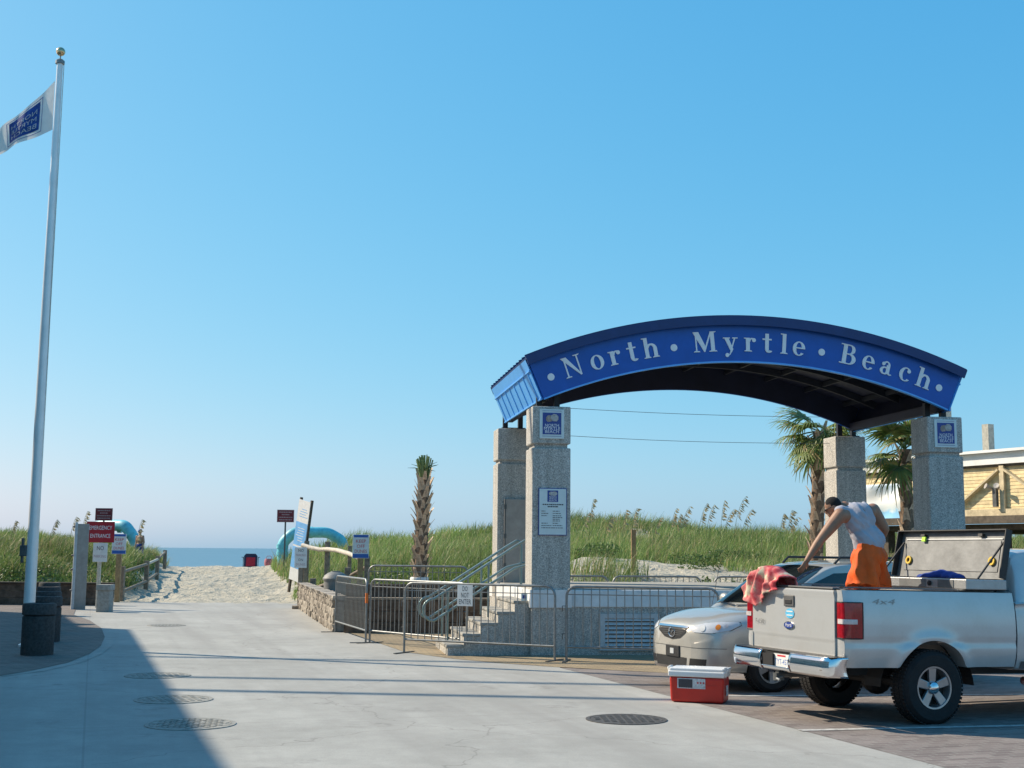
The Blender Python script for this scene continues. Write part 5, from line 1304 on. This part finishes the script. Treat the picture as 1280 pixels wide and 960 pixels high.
MB().box((4.58, 0, .64), (.16, 1.86, .22)).build('front_bumper', 'chrome', tk, bevel=.04)
decal(g_bvh, [(-.62, 1.40), (.62, 1.40), (.58, 1.76), (-.58, 1.76)], (-2, 0, 0), (0, 1, 0), (0, 0, 1), (1, 0, 0), .006, 'rear_window', 'glass_dark', tk)
decal(g_bvh, [(-.72, 1.36), (.72, 1.36), (.62, 1.78), (-.62, 1.78)], (6, 0, 0), (0, 1, 0), (0, 0, 1), (-1, 0, 0), .006, 'windscreen', 'glass_dark', tk)
# painted side script: four by four mark
class SideB:
    def ray_cast(s, o, d):
        y = side_y(o.x, o.z); return Vector((o.x, -y, o.z)), Vector((0, -1, 0)), 0, 0
vs, fs = text2d('4x4', .10)
fxv = MB().add([(-.62+x*2.0+.45*y, -side_y(-.62+x*2.0, 1.285+y)-.004, 1.285+y*.8) for x, y in vs], fs); fxv.build('side_script', 'cab_grey', tk)
# ------------------------------------------------------------------ toolbox across the bed
tb = thing('truck_toolbox', 'aluminium truck toolbox across the bed with its lid propped open', 'toolbox', TKM @ Vector((.76, 0, 0))); tb.rotation_euler = tk.rotation_euler
Mz = MB().box((0, 0, 1.20), (.50, 1.56, .50)).box((0, 0, 1.487), (.56, 1.90, .11)); Mz.build('box', 'diamond_plate', tb, bevel=.01)
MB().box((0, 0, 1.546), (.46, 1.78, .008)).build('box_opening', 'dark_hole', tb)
MB().box((-.284, -.62, 1.487), (.006, .26, .09)).build('plain_panel', 'alu_dull', tb); MB().box((-.284, -.05, 1.487), (.006, .46, .09)).build('plain_panel', 'alu_dull', tb)
MB().lathe([(.03, 0), (.03, .012), (0, .016)], 14, Matrix.Translation((-.287, -.36, 1.487)) @ Matrix.Rotation(R(-90), 4, 'Y')).build('lock', 'plastic_black', tb)
LD = Matrix.Translation((.27, 0, 1.548)) @ Matrix.Rotation(R(12), 4, 'Y')
ld = MB().box((.0, 0, .275), (.012, 1.88, .55), LD).build('lid', 'alu_dull', tb)
k = MB()
for sg in (-1, 1): k.box((-.04, sg*.935, .275), (.09, .012, .55), LD)
k.box((-.04, 0, .552), (.09, 1.88, .012), LD); k.build('lid_rim', 'plastic_black', ld)
MB().box((-.012, 0, .46), (.010, 1.66, .012), LD).build('lid_stiffener', 'sign_white', ld)
MB().box((-.011, 0, .26), (.006, 1.62, .36), LD).build('lid_inner', 'alu_dull', ld)
for y_ in (.50, -.50): MB().box((-.03, y_, .50), (.05, .07, .03), LD).build('latch', 'plastic_black', ld)
MB().box((-.04, .48, .455), (.02, .06, .055), LD).build('latch_tag', 'lime', ld)
for y_, m_ in ((.72, 'yellow'), (-.72, 'yellow')): MB().lathe([(.028, 0), (.05, 0), (.05, .02), (.028, .02), (.028, 0)], 18, LD @ Matrix.Translation((-.02, y_, .20)) @ Matrix.Rotation(R(-90), 4, 'Y'), False).build('strap_ring', m_, ld, 40)
MB().tube([LD @ Vector((-.02, -.86, .42)), Vector((-.05, -.86, 1.54))], .012, 6).build('gas_strut', 'plastic_black', tb)
MB().tube([LD @ Vector((-.02, .86, .42)), Vector((-.05, .86, 1.54))], .012, 6).build('gas_strut', 'plastic_black', tb)
bc = MB()
for x_, y_, z_, r_ in ((0, -.15, 1.57, .10), (.04, -.3, 1.56, .11), (-.05, -.05, 1.55, .09), (.02, -.45, 1.55, .09), (-.04, .08, 1.55, .06), (.0, -.22, 1.61, .06)): bc.ball((x_, y_, z_), (r_, r_*1.3, r_*.6), 10, 7)
bo = link('blue_jacket', remesh(bc, 'blue_jacket', .02, 2), 'blue_cloth'); bo.matrix_world = TKM @ Matrix.Translation((.76, 0, 0)); tag(bo, 'crumpled dark blue cloth lying in the open toolbox', 'cloth')
# ------------------------------------------------------------------ towel over the tailgate
def tw(i, j):
    y = .86-.70*i+.05*math.sin(j*9); s_ = -.34+.74*j        # s across the gate: inside -> over the top -> outside
    n_ = vnoise(np.array([i*5.5]), np.array([j*6.]), 3)[0]-.5; n2_ = vnoise(np.array([i*13.]), np.array([j*11.]), 5)[0]-.5
    heap = .10*math.exp(-((i-.55)/.33)**2)+.05
    if s_ < -.05: x = XR+.15+.10*min(1, (-.05-s_)*3); z = RZ+.04+heap*.8-(-.05-s_)*.9
    elif s_ < .12: t_ = (s_+.05)/.17; x = XR+.15-.25*t_; z = RZ+.035+heap*(.8+.55*math.sin(PI*t_*.8))
    else: x = XR-.10-.05*n_; z = RZ+.035+heap*.75-(s_-.12)*(.80+.40*math.sin(i*4.5))
    return Vector((x-.05*n2_-.02*math.sin(i*24+j*5), y+.05*n_, z+.045*n_+.02*n2_))
twl = MB().grid(tw, 60, 60); tme = twl.mesh('towel', 180); to_ = link('towel', tme, 'towel'); md = to_.modifiers.new('s', 'SOLIDIFY'); md.thickness = .014; md.offset = 0
to_.matrix_world = TKM; tag(to_, 'crumpled red and cream beach towel draped over the tailgate corner', 'towel')
# ------------------------------------------------------------------ MINIVAN: x forward, origin under front axle
MXo, MYo, MTH = 3.06, 17.78, R(203.5)
mv = thing('minivan', 'champagne minivan parked nose out between the pickup and the platform', 'minivan', (MXo, MYo, 0), MTH)
def mv_sec(w_, zb, zt, cr): return [(0, zb), (w_*.82, zb), (w_*.95, zb+.05), (w_*.995, zb+.20), (w_, .62), (w_*.975, zt-.16), (w_*.90, zt-.045), (w_*.70, zt+cr*.5), (w_*.35, zt+cr), (0, zt+cr*1.1)]
mst = [(-3.86, .70, .42, .98, .02), (-3.78, .82, .32, 1.06, .02), (-3.5, .89, .27, 1.10, .02), (-2.6, .915, .25, 1.10, .02), (-1.4, .915, .25, 1.08, .02), (-.5, .915, .25, 1.05, .03), (0, .91, .25, 1.01, .04), (.35, .89, .25, .985, .045), (.60, .845, .25, .935, .045), (.78, .76, .25, .885, .045), (.90, .63, .26, .83, .04), (.965, .46, .30, .775, .03)]
mme = loft(mst, mv_sec, 110, 5).mesh('body'); fixn(mme); mb_ = bvh_of(mme)
cut = []
for xw in (0, -2.84):
    for s_ in (1, -1): cut.append(MB().lathe([(.365, -1.2), (.365, -.58)], 44, Matrix.Translation((xw, 0, .335)) @ Matrix.Rotation(R(90)*s_, 4, 'X')))
mm2 = fixn(boolcut(mme, cut)); shade(mm2, 35); link('body', mm2, 'paint_champagne', mv)
def mg_sec(wb_, wt_, zb, zt): return [(0, zb), (wb_*.9, zb), (wb_, zb+.02), (wb_*.62+wt_*.38, zb+(zt-zb)*.45), (wt_+.015, zt-.08), (wt_*.92, zt-.015), (wt_*.5, zt+.01), (0, zt+.018)]
mgs = [(-3.80, .80, .70, .98, 1.06), (-3.70, .84, .70, .98, 1.40), (-3.55, .85, .70, .98, 1.60), (-3.2, .86, .71, .98, 1.66), (-2.2, .865, .72, .98, 1.69), (-1.5, .865, .72, .98, 1.68), (-1.1, .86, .71, .98, 1.63), (-.75, .85, .70, .98, 1.47), (-.4, .83, .70, .98, 1.27), (-.05, .80, .68, .96, 1.06), (.1, .76, .66, .94, .99)]
mgm = loft(mgs, mg_sec, 80, 5).mesh('greenhouse'); fixn(mgm); mg_ = bvh_of(mgm); shade(mgm, 40); link('upper_body', mgm, 'paint_champagne', mv)
for sg in (-1, 1):
    for poly in ([(-.42, 1.12), (-1.38, 1.12), (-1.38, 1.54), (-1.12, 1.53), (-.80, 1.40)], [(-1.47, 1.12), (-2.50, 1.12), (-2.50, 1.56), (-1.47, 1.55)], [(-2.58, 1.12), (-3.55, 1.14), (-3.45, 1.50), (-2.58, 1.56)]):
        decal(mg_, poly, (0, sg*2, 0), (1, 0, 0), (0, 0, 1), (0, -sg, 0), .006, 'side_window', 'glass_dark', mv)
    for x_ in (-.42, -1.44, -2.56): decal(mb_, [(x_, .36), (x_+.012, .36), (x_+.012, 1.02), (x_, 1.02)], (0, sg*2, 0), (1, 0, 0), (0, 0, 1), (0, -sg, 0), .003, 'door_gap', 'plastic_black', mv)
    MB().tube([(-1.25, sg*.60, 1.66), (-1.35, sg*.60, 1.745), (-3.1, sg*.60, 1.735), (-3.2, sg*.60, 1.66)], .018, 8).build('roof_rail', 'plastic_black', mv, 60)
    MB().ball((-.52, sg*1.02, 1.14), (.06, .11, .08), 12, 8).bar((-.5, sg*.82, 1.10), (-.52, sg*.97, 1.12), .06, .04).build('door_mirror', 'paint_champagne', mv, 60)
    # headlamp wraps round the corner: laid on from the front corner direction
    dr = Vector((-.80, -sg*.60, 0)); U = Vector((-.60*sg, .80, 0))*1.0
    pol = [(.47, .80), (.56, .765), (.82, .765), (1.02, .80), (1.12, .865), (1.10, .905), (.94, .905), (.70, .885), (.55, .85)]
    hd_org = Vector((1.2, 0, 0)); cs = [(x_*sg, z_) for x_, z_ in pol]
    hl = decal(mb_, cs, hd_org, U, (0, 0, 1), dr, .007, 'headlight', 'lamp_glass', mv, .04)
    for (c0, c1, m_) in (((.88, .838), .034, 'lamp_amber'), ((.975, .855), .022, 'tail_clear'), ((.68, .82), .040, 'vent_grey')):
        decal(mb_, [((c0[0]+c1*math.cos(a))*sg, c0[1]+c1*math.sin(a)) for a in np.linspace(0, 2*PI, 13)[:-1]], hd_org, U, (0, 0, 1), dr, .012, 'lamp_lens', m_, hl, .03)
    e_ = [Vector((x_*1.015*sg, z_)) for x_, z_ in pol]; edm = []
    for p_ in e_:
        h_, nn, _, _ = mb_.ray_cast(hd_org+U*p_.x+Vector((0, 0, p_.y))-dr*3, dr)
        if h_ is not None: edm.append(h_)
    if len(edm) > 4: MB().tube(edm, .006, 5, closed=True).build('lamp_gasket', 'plastic_grey', hl)
    decal(mb_, [(sg*.42, .33), (sg*.66, .33), (sg*.68, .43), (sg*.44, .43)], (2, 0, 0), (0, 1, 0), (0, 0, 1), (-1, 0, 0), .005, 'fog_recess', 'plastic_black', mv, .05)
    decal(mg_, [(sg*.55, 1.1), (sg*.74, 1.1), (sg*.68, 1.5), (sg*.6, 1.5)], (-6, 0, 0), (0, 1, 0), (0, 0, 1), (1, 0, 0), .006, 'tail_lamp', 'tail_red', mv)
decal(mg_, [(-.70, -.12), (.70, -.12), (.69, -.5), (.66, -.9), (.60, -1.06), (-.60, -1.06), (-.66, -.9), (-.69, -.5)], (0, 0, 3), (0, 1, 0), (1, 0, 0), (0, 0, -1), .006, 'windscreen', 'glass_dark', mv)
for sg in (-1, 1): decal(mg_, [(sg*.02, -.02), (sg*.5, -.10), (sg*.5, -.12), (sg*.02, -.05)] if sg < 0 else [(.02, -.02), (.55, -.10), (.55, -.12), (.02, -.05)], (0, 0, 3), (0, 1, 0), (1, 0, 0), (0, 0, -1), .02, 'wiper', 'plastic_black', mv)
gr = [(-.37, .825), (.37, .825), (.34, .75), (.20, .675), (0, .65), (-.20, .675), (-.34, .75)]
FRN = ((2, 0, 0), (0, 1, 0), (0, 0, 1), (-1, 0, 0))
go_ = decal(mb_, gr, *FRN, .006, 'grille', 'plastic_black', mv, .04)
decal(mb_, [(-.375, .81), (.375, .81), (.38, .835), (-.38, .835)], *FRN, .014, 'grille_bar', 'chrome', go_, .04)
for z_ in (.785, .76, .735, .71): decal(mb_, [(-.31+(.785-z_)*1.2, z_), (.31-(.785-z_)*1.2, z_), (.31-(.785-z_)*1.2, z_+.008), (-.31+(.785-z_)*1.2, z_+.008)], *FRN, .010, 'grille_slat', 'plastic_grey', go_, .05)
rg = [(.078*math.cos(a), .742+.06*math.sin(a)) for a in np.linspace(0, 2*PI, 25)[:-1]]
edm = [mb_.ray_cast(Vector((3, y_, z_)), Vector((-1, 0, 0)))[0] for y_, z_ in rg]; MB().tube([p+Vector((.012, 0, 0)) for p in edm], .007, 6, closed=True).build('emblem', 'chrome', go_)
wg = [(-.06, .76), (-.03, .763), (0, .735), (.03, .763), (.06, .76)]; MB().tube([mb_.ray_cast(Vector((3, y_, z_)), Vector((-1, 0, 0)))[0]+Vector((.014, 0, 0)) for y_, z_ in wg], .006, 6).build('emblem_wing', 'chrome', go_)
decal(mb_, [(-.40, .30), (.34, .30), (.36, .43), (-.42, .43)], *FRN, .005, 'lower_grille', 'plastic_black', mv, .05)
MB().box((.975, .02, .50), (.02, .34, .15)).build('plate_holder', 'plastic_black', mv, bevel=.008); MB().box((.988, .02, .50), (.006, .09, .07)).build('plate_bracket', 'vent_grey', mv)
decal(mb_, [(-.88, .565), (.88, .565), (.88, .572), (-.88, .572)], *FRN, .003, 'bumper_seam', 'plastic_grey', mv, .05)
for sg in (-1, 1):
    for xw in (0, -2.84): wheel(mv, xw, sg*.80, .335, .215, .215, sg, 5, dbl=True)
MB().box((-1.5, 0, .32), (3.6, 1.3, .18)).build('underbody', 'plastic_black', mv)
MB().tube([(-.1, -.72, 1.0), (-.25, -.72, 1.62)], .004, 5).build('aerial', 'plastic_black', mv)
# ------------------------------------------------------------------ cooler
cp_ = G(877, 879.5); ck = thing('picnic_cooler', 'red picnic cooler with white lid standing on the brick edge', 'cooler', (cp_.x, cp_.y+.16, .01), R(-20))
MB().box((0, 0, .15), (.64, .36, .30), None, 1.04).build('tub', 'cooler_red', ck, bevel=.03, seg=3)
MB().box((0, -.184, .20), (.5, .012, .02)).build('tub_rib', 'cooler_red', ck)
MB().box((0, 0, .335), (.69, .40, .07)).box((0, 0, .385), (.66, .37, .04)).build('lid', 'cooler_white', ck, bevel=.016, seg=3)
MB().box((-.06, -.1925, .225), (.34, .004, .12)).build('label', 'sticker', ck)
MB().box((-.13, -.1955, .225), (.17, .003, .10)).build('label_picture', 'print_dark', ck)
for i in range(3): MB().box((.02+i*.035, -.1955, .235), (.018, .003, .02)).build('label_print', 'print_red', ck)
for sg in (-1, 1):
    MB().tube([(sg*.335, -.10, .30), (sg*.36, -.10, .40), (sg*.36, .10, .40), (sg*.335, .10, .30)], .014, 8).build('handle', 'cooler_white', ck, 60)
    MB().box((sg*.335, -.10, .385), (.03, .05, .08)).build('handle_lug', 'cooler_white', ck, bevel=.008)
MB().box((.334, .02, .14), (.004, .12, .12)).build('side_label', 'sticker', ck)
# ================================================================== PEOPLE
def cap(m, p, q_, r0, r1, n=14):
    """tapered capsule"""
    p, q_ = Vector(p), Vector(q_); m.ball(p, r0, n, 8); m.ball(q_, r1, n, 8); m.tube([p, q_], [r0, r1], n)
def ellip(m, c, rad, rot): m.ball((0, 0, 0), rad, 18, 12, Matrix.Translation(Vector(c)) @ rot.to_4x4())
def frame(z, y):       # rotation with local z along z, local y close to y
    z = Vector(z).normalized(); x = Vector(y).cross(z).normalized(); y = z.cross(x)
    return Matrix(((x.x, y.x, z.x), (x.y, y.y, z.y), (x.z, y.z, z.z)))
def limb(m, pts, rs, n=14):
    for a, b, r0, r1 in zip(pts[:-1], pts[1:], rs[:-1], rs[1:]): cap(m, a, b, r0, r1, n)
def hand(m, wrist, d, palm_n, side, curl, s=1.0):
    """d: forearm direction, palm_n: palm normal, side: +1 thumb towards d x palm_n"""
    d = Vector(d).normalized(); n_ = Vector(palm_n); n_ = (n_-d*n_.dot(d)).normalized(); t = d.cross(n_)*side
    pc = wrist+d*.055*s; rot = frame(d, n_)
    ellip(m, pc, (.040*s, .017*s, .056*s), rot)
    for i, (o_, L) in enumerate(((.030, .074), (.010, .084), (-.010, .078), (-.030, .060))):
        p = wrist+d*.090*s+t*o_*s; dd = (d+t*o_*3).normalized(); r_ = .0095*s; c_ = curl*(.8+.12*i)
        for k_ in range(3):
            ang = c_*(k_+.6); e = (dd*math.cos(ang)+n_*math.sin(ang)); q_ = p+e*L*s*(.45, .32, .25)[k_]; cap(m, p, q_, r_, r_*.92, 8); p = q_; r_ *= .92
    p = wrist+d*.03*s+t*.030*s; dd = (d*.6+t*.8+n_*.25).normalized(); q_ = p+dd*.042*s; cap(m, p, q_, .013*s, .011*s, 8)
    q2 = q_+(d*.85+t*.35+n_*.35).normalized()*.034*s; cap(m, q_, q2, .011*s, .009*s, 8)
# --- man in the truck bed (world coordinates from the photograph, depths from the truck bed he stands in)
mp_ = TKM @ Vector((-.02, .02, .89)); floor_z = mp_.z
hipY = mp_.y
facing_ = Vector((-.80, .60, 0)); left_ = Vector((-.60, -.80, 0))
waist = D(1085, 676, hipY); hipc = D(1086, 692, hipY-.01); chest = D(1073, 647, hipY+.02); neck = D(1056, 633, hipY+.05)
Lsh, Rsh = D(1050.5, 644, hipY-.10), D(1091, 638, hipY+.16)
body = MB(); up_ = (neck-waist).normalized(); sh_ax = (Rsh-Lsh).normalized(); bk_n = up_.cross(sh_ax).normalized()
if bk_n.y > 0: bk_n = -bk_n
rt = frame(up_, bk_n)
ellip(body, waist.lerp(chest, .15), (.165, .12, .17), rt); ellip(body, chest, (.19, .13, .18), rt); ellip(body, hipc, (.17, .13, .15), frame((0, 0, 1), (facing_.x*-1, facing_.y*-1, 0)))
for s_ in (Lsh, Rsh): cap(body, s_.lerp(chest, .25), s_, .085, .072)
cap(body, chest.lerp(neck, .6), neck, .085, .062)
headc = D(1041.5, 634.5, hipY+.04); fdir = Vector((-.86, .28, -.42)).normalized(); hup = Vector((-.36, .10, .93)); hup = (hup-fdir*hup.dot(fdir)).normalized()
cap(body, neck, headc-fdir*.02-hup*.06, .062, .058)
hr_ = frame(hup, -fdir)    # local x = side, y = back, z = up
HMx = Matrix.Translation(headc) @ hr_.to_4x4()
body.ball((0, .005, .02), (.074, .094, .098), 20, 14, HMx); body.ball((0, -.030, -.055), (.056, .062, .066), 16, 10, HMx)
body.ball((0, -.098, -.018), (.013, .018, .022), 10, 8, HMx); body.ball((0, -.088, -.060), (.024, .012, .010), 10, 8, HMx); body.ball((0, -.082, -.098), (.022, .018, .016), 10, 8, HMx)
for sx in (-1, 1): body.ball((sx*.074, .012, -.008), (.012, .022, .032), 10, 8, HMx); body.ball((sx*.03, -.082, .012), (.02, .014, .010), 8, 6, HMx)
# arms
Lel, Lwr = D(1026, 674, hipY-.14), D(1009, 700, hipY-.16)
limb(body, [Lsh, Lsh.lerp(Lel, .45), Lel], [.084, .073, .054]); limb(body, [Lel, Lel.lerp(Lwr, .3), Lwr], [.054, .054, .033])
hand(body, Lwr, (Lwr-Lel)+Vector((-.02, 0, -.08)), (-.5, .5, -.2), 1, .35, 1.02)
Rel = D(1106, 661, hipY+.20); Rwr = D(1098, 680, hipY+.36)
limb(body, [Rsh, Rsh.lerp(Rel, .5), Rel], [.084, .072, .054]); limb(body, [Rel, Rel.lerp(Rwr, .35), Rwr], [.054, .052, .033])
hand(body, Rwr, (Rwr-Rel), (-1, 0, 0), 1, .6, 1.0)
# legs
feet = []
for sg, px_ in ((1, 1072), (-1, 1100)):
    hj = hipc+left_*.095*sg-Vector((0, 0, .05)); an = Vector((hj.x+left_.x*.06*sg, hj.y+left_.y*.06*sg, floor_z+.075)); kn = hj.lerp(an, .50)+facing_*.03
    limb(body, [hj, hj.lerp(kn, .5), kn], [.10, .088, .060]); limb(body, [kn, kn.lerp(an, .35), an], [.060, .060, .038]); feet.append(an)
    cap(body, an-facing_*.04-Vector((0, 0, .03)), an+facing_*.13-Vector((0, 0, .043)), .042, .030)
pm = thing('person', 'man in grey sleeveless shirt and orange shorts bending over in the truck bed', 'person', (mp_.x, mp_.y, floor_z)); PO = Vector((mp_.x, mp_.y, floor_z))
def put(name, me, m_):
    o = link(name, me, m_, pm); o.matrix_local = Matrix.Translation(-PO); return o
put('body', remesh(body, 'body', .0095, 3), 'skin')
sh = MB(); inf = .016
ellip(sh, waist.lerp(chest, .10), (.190+inf, .142+inf, .21), rt); ellip(sh, chest.lerp(waist, .15), (.185+inf, .128+inf, .19), rt); ellip(sh, chest, (.190+inf, .130+inf, .19), rt); ellip(sh, chest.lerp(neck, .55), (.150, .105, .10), rt)
ellip(sh, waist-up_*.02, (.195+inf, .15+inf, .16), rt)
for s_ in (Lsh, Rsh): cap(sh, chest.lerp(s_, .45)+up_*.02, s_.lerp(neck, .30)+up_*.012, .098, .075)
shm = remesh(sh, 'shirt', .012, 4)
def wrinkle(me, amp, f):
    c_ = np.empty(len(me.vertices)*3, np.float32); me.vertices.foreach_get('co', c_); c_ = c_.reshape(-1, 3); n_ = np.empty(len(c_)*3, np.float32); me.vertices.foreach_get('normal', n_); n_ = n_.reshape(-1, 3)
    q_ = vnoise(c_[:, 0]*f+c_[:, 2]*f*.9, c_[:, 2]*f*.5-c_[:, 0]*f*.3, 17)-.5+.6*(vnoise(c_[:, 0]*f*2.3+c_[:, 2]*f*1.6, c_[:, 2]*f*.9, 19)-.5)
    c_ += n_*(q_*amp)[:, None]; me.vertices.foreach_set('co', c_.ravel()); me.update()
wrinkle(shm, .030, 13); put('shirt', shm, 'shirt')
so_ = MB(); dn = Vector((0, 0, -1))
ellip(so_, hipc+Vector((0, 0, .05)), (.200, .165, .16), frame((0, 0, 1), -facing_)); ellip(so_, hipc-Vector((0, 0, .04)), (.235, .195, .16), frame((0, 0, 1), -facing_))
hem_z = D(1085, 731, hipY).z
for sg in (1, -1):
    hj = hipc+left_*.105*sg-Vector((0, 0, .05)); e = Vector((hj.x+left_.x*.06*sg, hj.y+left_.y*.06*sg, hem_z-.02)); so_.tube([hj, e], [.140, .178], 22); so_.ball(hj, .14, 18, 10)
sm = remesh(so_, 'shorts', .012, 3)
cn = np.empty(len(sm.vertices)*3, np.float32); sm.vertices.foreach_get('co', cn); cn = cn.reshape(-1, 3); nn = np.empty(len(cn)*3, np.float32); sm.vertices.foreach_get('normal', nn); nn = nn.reshape(-1, 3)
dep = np.clip((hipc.z+.10-cn[:, 2])/.35, 0, 1); an_ = np.arctan2(cn[:, 1]-hipc.y, cn[:, 0]-hipc.x)
fold = np.sin(an_*11+cn[:, 2]*5)*.8+np.sin(an_*6-cn[:, 2]*9)*.6+(vnoise(cn[:, 0]*14+cn[:, 1]*9, cn[:, 2]*10, 8)-.5)*1.6
cn += nn*(fold*dep*.024)[:, None]; sm.vertices.foreach_set('co', cn.ravel()); sm.update()
put('shorts', sm, 'shorts')
MB_h = MB(); MB_h.ball((0, .014, .028), (.079, .094, .097), 26, 20, HMx)
hm = MB_h.mesh('hair'); bm_ = bmesh.new(); bm_.from_mesh(hm); inv = HMx.inverted()
def cutf(v):
    p_ = inv @ v.co; return p_.z < .045 and p_.y < -.02 or p_.z < .012 and p_.y < .03 or p_.z < -.05
bmesh.ops.delete(bm_, geom=[v for v in bm_.verts if cutf(v)], context='VERTS'); bm_.to_mesh(hm); bm_.free(); shade(hm, 180); put('hair', hm, 'hair')
gl = MB()
for sx in (-1, 1): gl.ball((sx*.032, -.094, .006), (.028, .008, .018), 10, 8, HMx); gl.tube([HMx @ Vector((sx*.058, -.088, .012)), HMx @ Vector((sx*.080, -.02, .012)), HMx @ Vector((sx*.080, .02, .004))], .0045, 6)
put('sunglasses', gl.mesh('sunglasses', 60), 'plastic_black')
# --- distant bather by the left pipe
Y = 59.5; bt_ = D(175.5, 661, Y); gz = tz(bt_.x, Y); Hh = bt_.z-gz; s_ = Hh/1.80
pf = thing('person', 'distant bare-chested bather in a blue cap beside the left turquoise pipe', 'person', (bt_.x, Y, gz), R(-30))
fb_ = MB(); z_ = lambda q_: q_*s_
fb_.ball((0, 0, z_(1.66)), (.075, .09, .105), 14, 10); cap(fb_, (0, 0, z_(1.45)), (0, 0, z_(1.58)), .06, .055); fb_.ball((0, 0, z_(1.27)), (.19, .125, .22), 16, 10); fb_.ball((0, 0, z_(1.02)), (.165, .12, .18), 16, 10)
fb_.ball((0, -.085, z_(1.65)), (.014, .02, .02), 8, 6)
for sg in (-1, 1):
    limb(fb_, [(sg*.19, 0, z_(1.42)), (sg*.24, .02, z_(1.14)), (sg*.23, -.06, z_(.90))], [.062, .047, .033]); hand(fb_, Vector((sg*.23, -.06, z_(.90))), (0, -.15, -1), (-sg, 0, 0), sg, .5)
    limb(fb_, [(sg*.09, 0, z_(.92)), (sg*.10, 0, z_(.50)), (sg*.10, .02, z_(.08))], [.095, .06, .04]); cap(fb_, (sg*.10, .03, .045), (sg*.10, -.14, .035), .042, .03)
link('body', remesh(fb_, 'body', .013, 3), 'skin_far', pf)
sr = MB(); sr.ball((0, 0, z_(.98)), (.19, .145, .14), 16, 10)
for sg in (-1, 1): sr.tube([(sg*.09, 0, z_(.92)), (sg*.105, 0, z_(.55))], [.12, .125], 16)
link('swim_shorts', remesh(sr, 'swim_shorts', .016, 3), 'blue_cloth', pf)
cpm = MB(); cpm.lathe([(.098, z_(1.66)), (.098, z_(1.70)), (.08, z_(1.76)), (.04, z_(1.795)), (0, z_(1.80))], 16); cpm.prism([(-.075, -.07), (.075, -.07), (.05, -.18), (-.05, -.18)], z_(1.672), z_(1.682)); cpm.build('cap', 'sign_blue', pf, 40)
